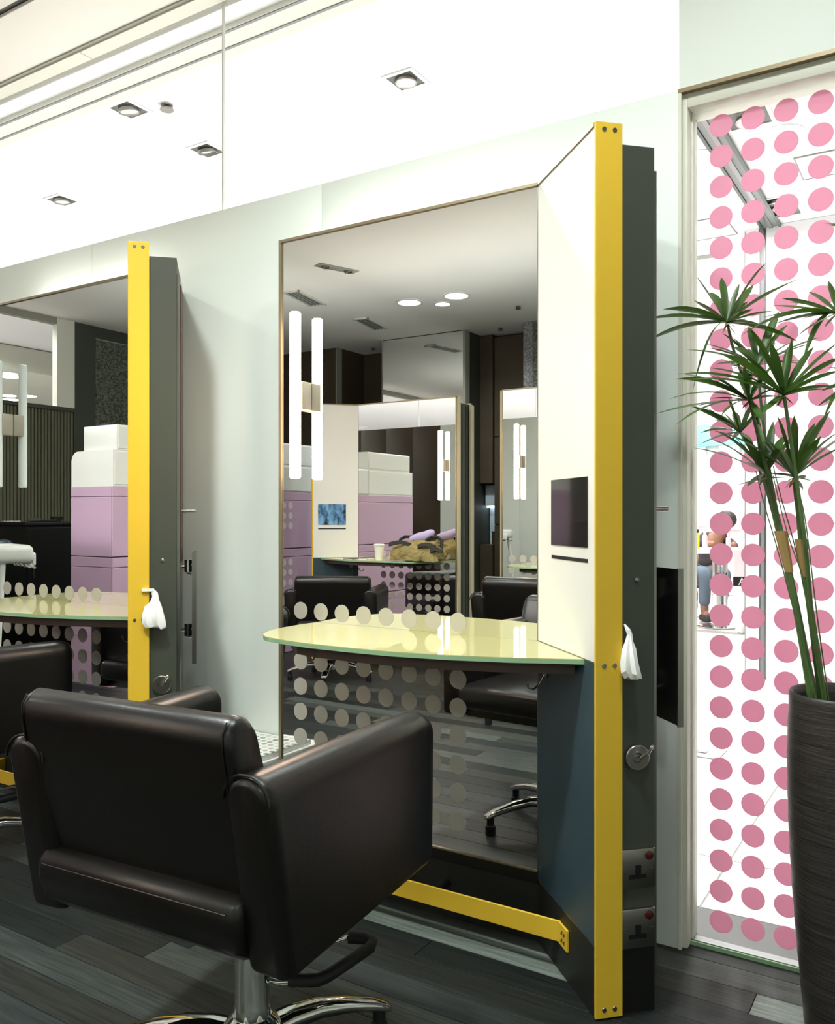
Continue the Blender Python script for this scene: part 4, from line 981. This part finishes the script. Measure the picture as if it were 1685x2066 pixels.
def towel(label, x, y, z, r, l, m='purple', rz=0):
    b = MB(); tb = bmesh.new(); bmesh.ops.create_icosphere(tb, subdivisions=4, radius=1)
    for v in tb.verts:
        u = v.co.copy(); q = Vector((math.copysign(abs(u.x) ** .6, u.x) * r, math.copysign(abs(u.y) ** .5, u.y) * l, math.copysign(abs(u.z) ** .75, u.z) * r * .8 + r * .8))
        v.co = q + u * .012 * noise.noise(u * 2.6 + Vector((x, y, z)))
    o = b._in(tb).build('towel_roll', m, None, smooth=60); o.location = (x, y, z); o.rotation_euler = (0, 0, rz)
    return tag(o, label, 'towel', 'rolled purple towels behind the white boxes')
towel('purple towel roll at the bottom of the pile behind the white boxes', -5.03, .1, 1.361, .075, .13)
towel('purple towel roll in the middle of the pile behind the white boxes', -5.00, .1, 1.484, .07, .13)
towel('purple towel roll on top of the pile behind the white boxes', -5.02, .1, 1.606, .085, .13)

# black sideboard with tools
t = thing('black_sideboard', 'tall black sideboard in front of the ribbed wall', 'sideboard', (-6.55, -.55, 0))
MB().box(-.45, .35, -.5, .55, .05, 1.02, .003).build('body', 'black', t, smooth=0)
MB().box(-.47, .37, -.52, .57, 1.021, 1.045, .003).build('top', 'black', t, smooth=0)
MB().box(-.43, .33, -.48, .53, 0, .05).build('plinth', 'rubber', t, smooth=0)
for y0, y1 in ((-.49, .02), (.03, .54)):
    d = MB().box(.35, .362, y0, y1, .07, 1.0, .002).build('door', 'black', t, smooth=0); MB().box(.362, .372, y1 - .06, y1 - .045, .6, .75, .002).build('handle', 'steel', d, smooth=0)
def tool(name, label, x, y, cat, fn):
    t = thing(name, label, cat, (x, y, 1.046), rnd.uniform(0, 3)); fn(t); return t
def brush(t):
    MB().tube([(-.12, 0, .012), (0, 0, .012)], .008, 8).build('handle', 'rubber', t); MB().tube([(0, 0, .016), (.04, 0, .018), (.09, 0, .016)], [.014, .02, .014], 10).build('bristle_head', 'strap', t)
def clip(t):
    MB().tube([(-.06, 0, .006), (.06, 0, .006)], .005, 8).build('blade', 'chrome', t); MB().tube([(.06, -.012, .006), (.09, -.02, .006), (.1, 0, .006), (.09, .02, .006), (.06, .012, .006)], .004, 8).build('grip', 'chrome', t)
tool('hair_brush', 'black round hair brush on the black sideboard', -6.3, -.2, 'brush', brush)
tool('scissors', 'chrome scissors on the black sideboard', -6.35, -.0, 'scissors', clip)
def bowl(t): MB().lathe([(0, 0), (.03, 0), (.055, .045), (.052, .045), (.028, .004), (0, .004)], seg=24).build('bowl_shell', 'steel', t)
tool('tint_bowl', 'small steel bowl at the back of the black sideboard', -6.45, -.45, 'bowl', bowl)

# hair steamer on its trolley (left of the farther station)
t = thing('hair_steamer', 'white hair steamer on splayed white legs near the farther station', 'steamer', (-4.03, 1.56, 0), .3)
MB().box(-.16, .16, -.12, .12, .865, .955, .03, 4).build('hood', 'white', t, smooth=60)
MB().box(-.13, .13, -.135, -.118, .85, .915, .008, 3).build('visor', 'counter', t)
for k in range(5): MB().tube([(-.15 + .075 * k, -.1, .86), (-.14 + .075 * k, -.12, .84), (-.12 + .075 * k, -.11, .845)], .007, 6).build('clip', 'chrome', t)
for sx in (-1, 1):
    MB().tube([(sx * .12, .02, .865), (sx * .16, .05, .5), (sx * .21, .1, .05)], [.016, .016, .014], 10).build('leg', 'white', t)
    MB().lathe([(0, 0), (.02, 0), (.025, .025), (.02, .05), (0, .05)], (sx * .21, .1, 0), 14).build('caster', 'rubber', t)
MB().tube([(0, .08, .88), (0, .2, .5), (0, .26, .05)], .014, 10).build('leg', 'white', t)
MB().lathe([(0, 0), (.02, 0), (.025, .025), (.02, .05), (0, .05)], (0, .26, 0), 14).build('caster', 'rubber', t)
MB().tube([(-.2, .05, .42), (.2, .05, .42)], .01, 8).build('tie_bar', 'steel', t)
MB().tube([(-.22, .10, .88), (-.24, .14, 1.2), (-.21, .16, 1.38)], [.012, .012, .02], 10).build('hose', 'rubber', t)
MB().lathe([(0, 0), (.03, .01), (.035, .08), (.025, .14), (0, .15)], (-.205, .16, 1.34), 16).build('hose_head', 'strap', t)
t = thing('tool_lamp', 'small green-shaded lamp above the hair steamer by the ribbed wall', 'lamp', (-6.02, .32, 0))
MB().lathe([(0, 0), (.11, 0), (.11, .015), (.012, .03), (0, .03)], seg=24).build('base', 'rubber', t)
MB().tube([(0, 0, .02), (0, 0, .75), (.03, 0, .88)], .009, 8).build('stem', 'rubber', t)
MB().lathe([(.075, 0), (.055, .05), (.0, .065), (.05, .046), (.07, 0)], (.04, 0, .86), 24).build('shade', 'bluegrey', t)

# things on the shelf across the room
bag = thing('canvas_bag', 'crumpled khaki canvas bag on the shelf across the room', 'bag', (-3.20, -1.075, .777), .1)
tb = bmesh.new(); bmesh.ops.create_icosphere(tb, subdivisions=6, radius=1)
for v in tb.verts:
    u = v.co.copy(); q = Vector((math.copysign(abs(u.x) ** .8, u.x) * .25, u.y * .12, max(-.25, u.z) * .12))
    f = noise.turbulence(q * 9, 3, True) ; g = abs(noise.noise(q * 7 + Vector((3, 1, 2))))
    v.co = q * (.88 + .30 * f - .25 * g) + Vector((0, 0, .035)); v.co.z = max(0, v.co.z)
b = MB(); b._in(tb); b.build('canvas', 'khaki', bag, smooth=80)
for k, (x0, x1, z) in enumerate(((-.20, -.02, .115), (.06, .20, .105), (.17, .26, .075))):
    s = MB(); pts = [(x0 + (x1 - x0) * i / 8, .085 - .012 * i / 8, z + .018 * math.sin(i / 8 * 3.1)) for i in range(9)]
    s.loft([[(p[0], p[1], p[2] - .014), (p[0], p[1] + .02, p[2] - .012), (p[0], p[1] + .022, p[2] + .014), (p[0], p[1], p[2] + .014)] for p in pts]); s.build('strap', 'strap', bag, smooth=30)
for sx, x in ((-1, -.12), (1, .12)):
    MB().tube([(x - .07, 0, .09), (x - .065, -.01, .15), (x - .03, -.02, .17), (x + .03, -.02, .17), (x + .065, -.01, .15), (x + .07, 0, .09)], .012, 10).build('handle', 'rubber', bag)
b = MB(); b.tube([(-.09, -.02, .14), (-.03, -.03, .155), (.03, -.03, .165), (.075, -.04, .19), (.09, -.045, .20)], [.02, .032, .034, .026, .012], 14)
o = b.build('scarf', 'lavender', None, smooth=60); o.location = (-3.20, -1.075, .790); tag(o, 'lavender cloth stuffed in the top of the khaki bag', 'scarf')
t = thing('paper_cup', 'white paper cup beside the khaki bag', 'cup', (-3.52, -1.03, .777))
MB().lathe([(0, 0), (.026, 0), (.037, .105), (.034, .105), (.024, .004), (0, .004)], seg=28).build('body', 'cup', t)
MB().lathe([(.0, .104), (.039, .102), (.040, .112), (.034, .118), (0, .118)], seg=28).build('lid', 'white', t)
t = thing('papers', 'white folded papers and a thin cable beside the paper cup', 'papers', (-3.66, -1.05, .777), .1)
MB().box(-.09, .05, -.05, .05, 0, .008).build('sheet', 'white', t, smooth=0); MB().tube([(.05, 0, .004), (.0, .05, .012), (-.1, .06, .004), (-.2, .02, .004)], .003, 6).build('cable', 'rubber', t)
t = thing('powder_compact', 'round black compact on the shelf by the hair steamer reflection', 'compact', (-2.12, -.98, .777))
MB().lathe([(0, 0), (.05, 0), (.055, .008), (.05, .016), (0, .018)], seg=28).build('case', 'steel', t); MB().lathe([(0, .018), (.045, .017), (.045, .021), (0, .023)], seg=28).build('lid', 'black', t)

# tall dark cupboards and lit niche at the back wall
def cupboard(x0, x1, label, y=-3.98):
    t = thing('tall_cupboard', label, 'cupboard', ((x0 + x1) / 2, y, 0), 0, 'tall dark cupboards along the back wall')
    hw = (x1 - x0) / 2 - .002
    MB().box(-hw, hw, .0, .20, .04, 2.93, .002).build('carcass', 'darkwall', t, smooth=0)
    MB().box(-hw + .01, hw - .01, .0, .18, 0, .04).build('plinth', 'rubber', t, smooth=0)
    for z0, z1, hz in ((.06, 1.0, .82), (1.01, 1.9, 1.45), (1.91, 2.92, 2.05)):
        d = MB().box(-hw + .003, hw - .003, .20, .218, z0, z1, .002).build('door', 'darkwall', t, smooth=0)
        MB().tube([(hw - .05, .218, hz - .07), (hw - .05, .24, hz - .07), (hw - .05, .24, hz + .07), (hw - .05, .218, hz + .07)], .006, 8).build('handle', 'steel', d)
cupboard(-3.98, -3.51, 'tall dark cupboard with steel bow handles right of the lit niche')
t = thing('kitchen_niche', 'lit pale blue kitchenette niche in the dark back wall', 'niche', (-4.06, -3.98, 0))
MB().box(-.07, .07, .0, .02, .8, 1.42).build('back', 'kitchen', t, smooth=0)
MB().box(-.075, .075, .0, .24, 0, .80, .003).build('base_cupboard', 'darkwall', t, smooth=0)
MB().box(-.07, .07, .02, .12, 1.20, 1.42, .003).build('wall_cupboard', 'kitchen', t, smooth=0)
MB().box(-.065, .065, .02, .10, 1.18, 1.198).build('strip_light', 'lit', t, smooth=0)
MB().box(-.075, .075, .0, .24, 1.43, 2.95, .003).build('upper_cupboard', 'darkwall', t, smooth=0)
t = thing('coffee_tin', 'dark tin standing in the lit niche', 'tin', (-4.01, -3.84, .801))
MB().lathe([(0, 0), (.03, 0), (.03, .12), (0, .12)], seg=20).build('body', 'underbox', t); MB().lathe([(0, .12), (.032, .12), (.032, .135), (0, .135)], seg=20).build('lid', 'black', t)

# neighbouring mall bulkhead and lamps seen through window_3
struct(box('ceiling_soffit', 'winframe', -13, -9.0, -7, 2.26, 2.75, MZ - .01))
for i, (x, y) in enumerate(((-9.32, -1.81), (-9.49, -1.95), (-11.01, -2.88), (-11.35, -3.14), (-10.82, -3.06))):
    t = thing('round_ceiling_lamp', 'round lamp on the lower grey soffit seen through the far transom', 'light', (x, y, 2.75), 0, 'round lamps on the grey soffit')
    MB().lathe([(0, -.006), (.11, -.006), (.11, 0), (0, 0)]).build('diffuser', 'lampglow', t); MB().lathe([(.11, 0), (.125, -.004), (.125, 0)]).build('rim', 'mallwhite', t)
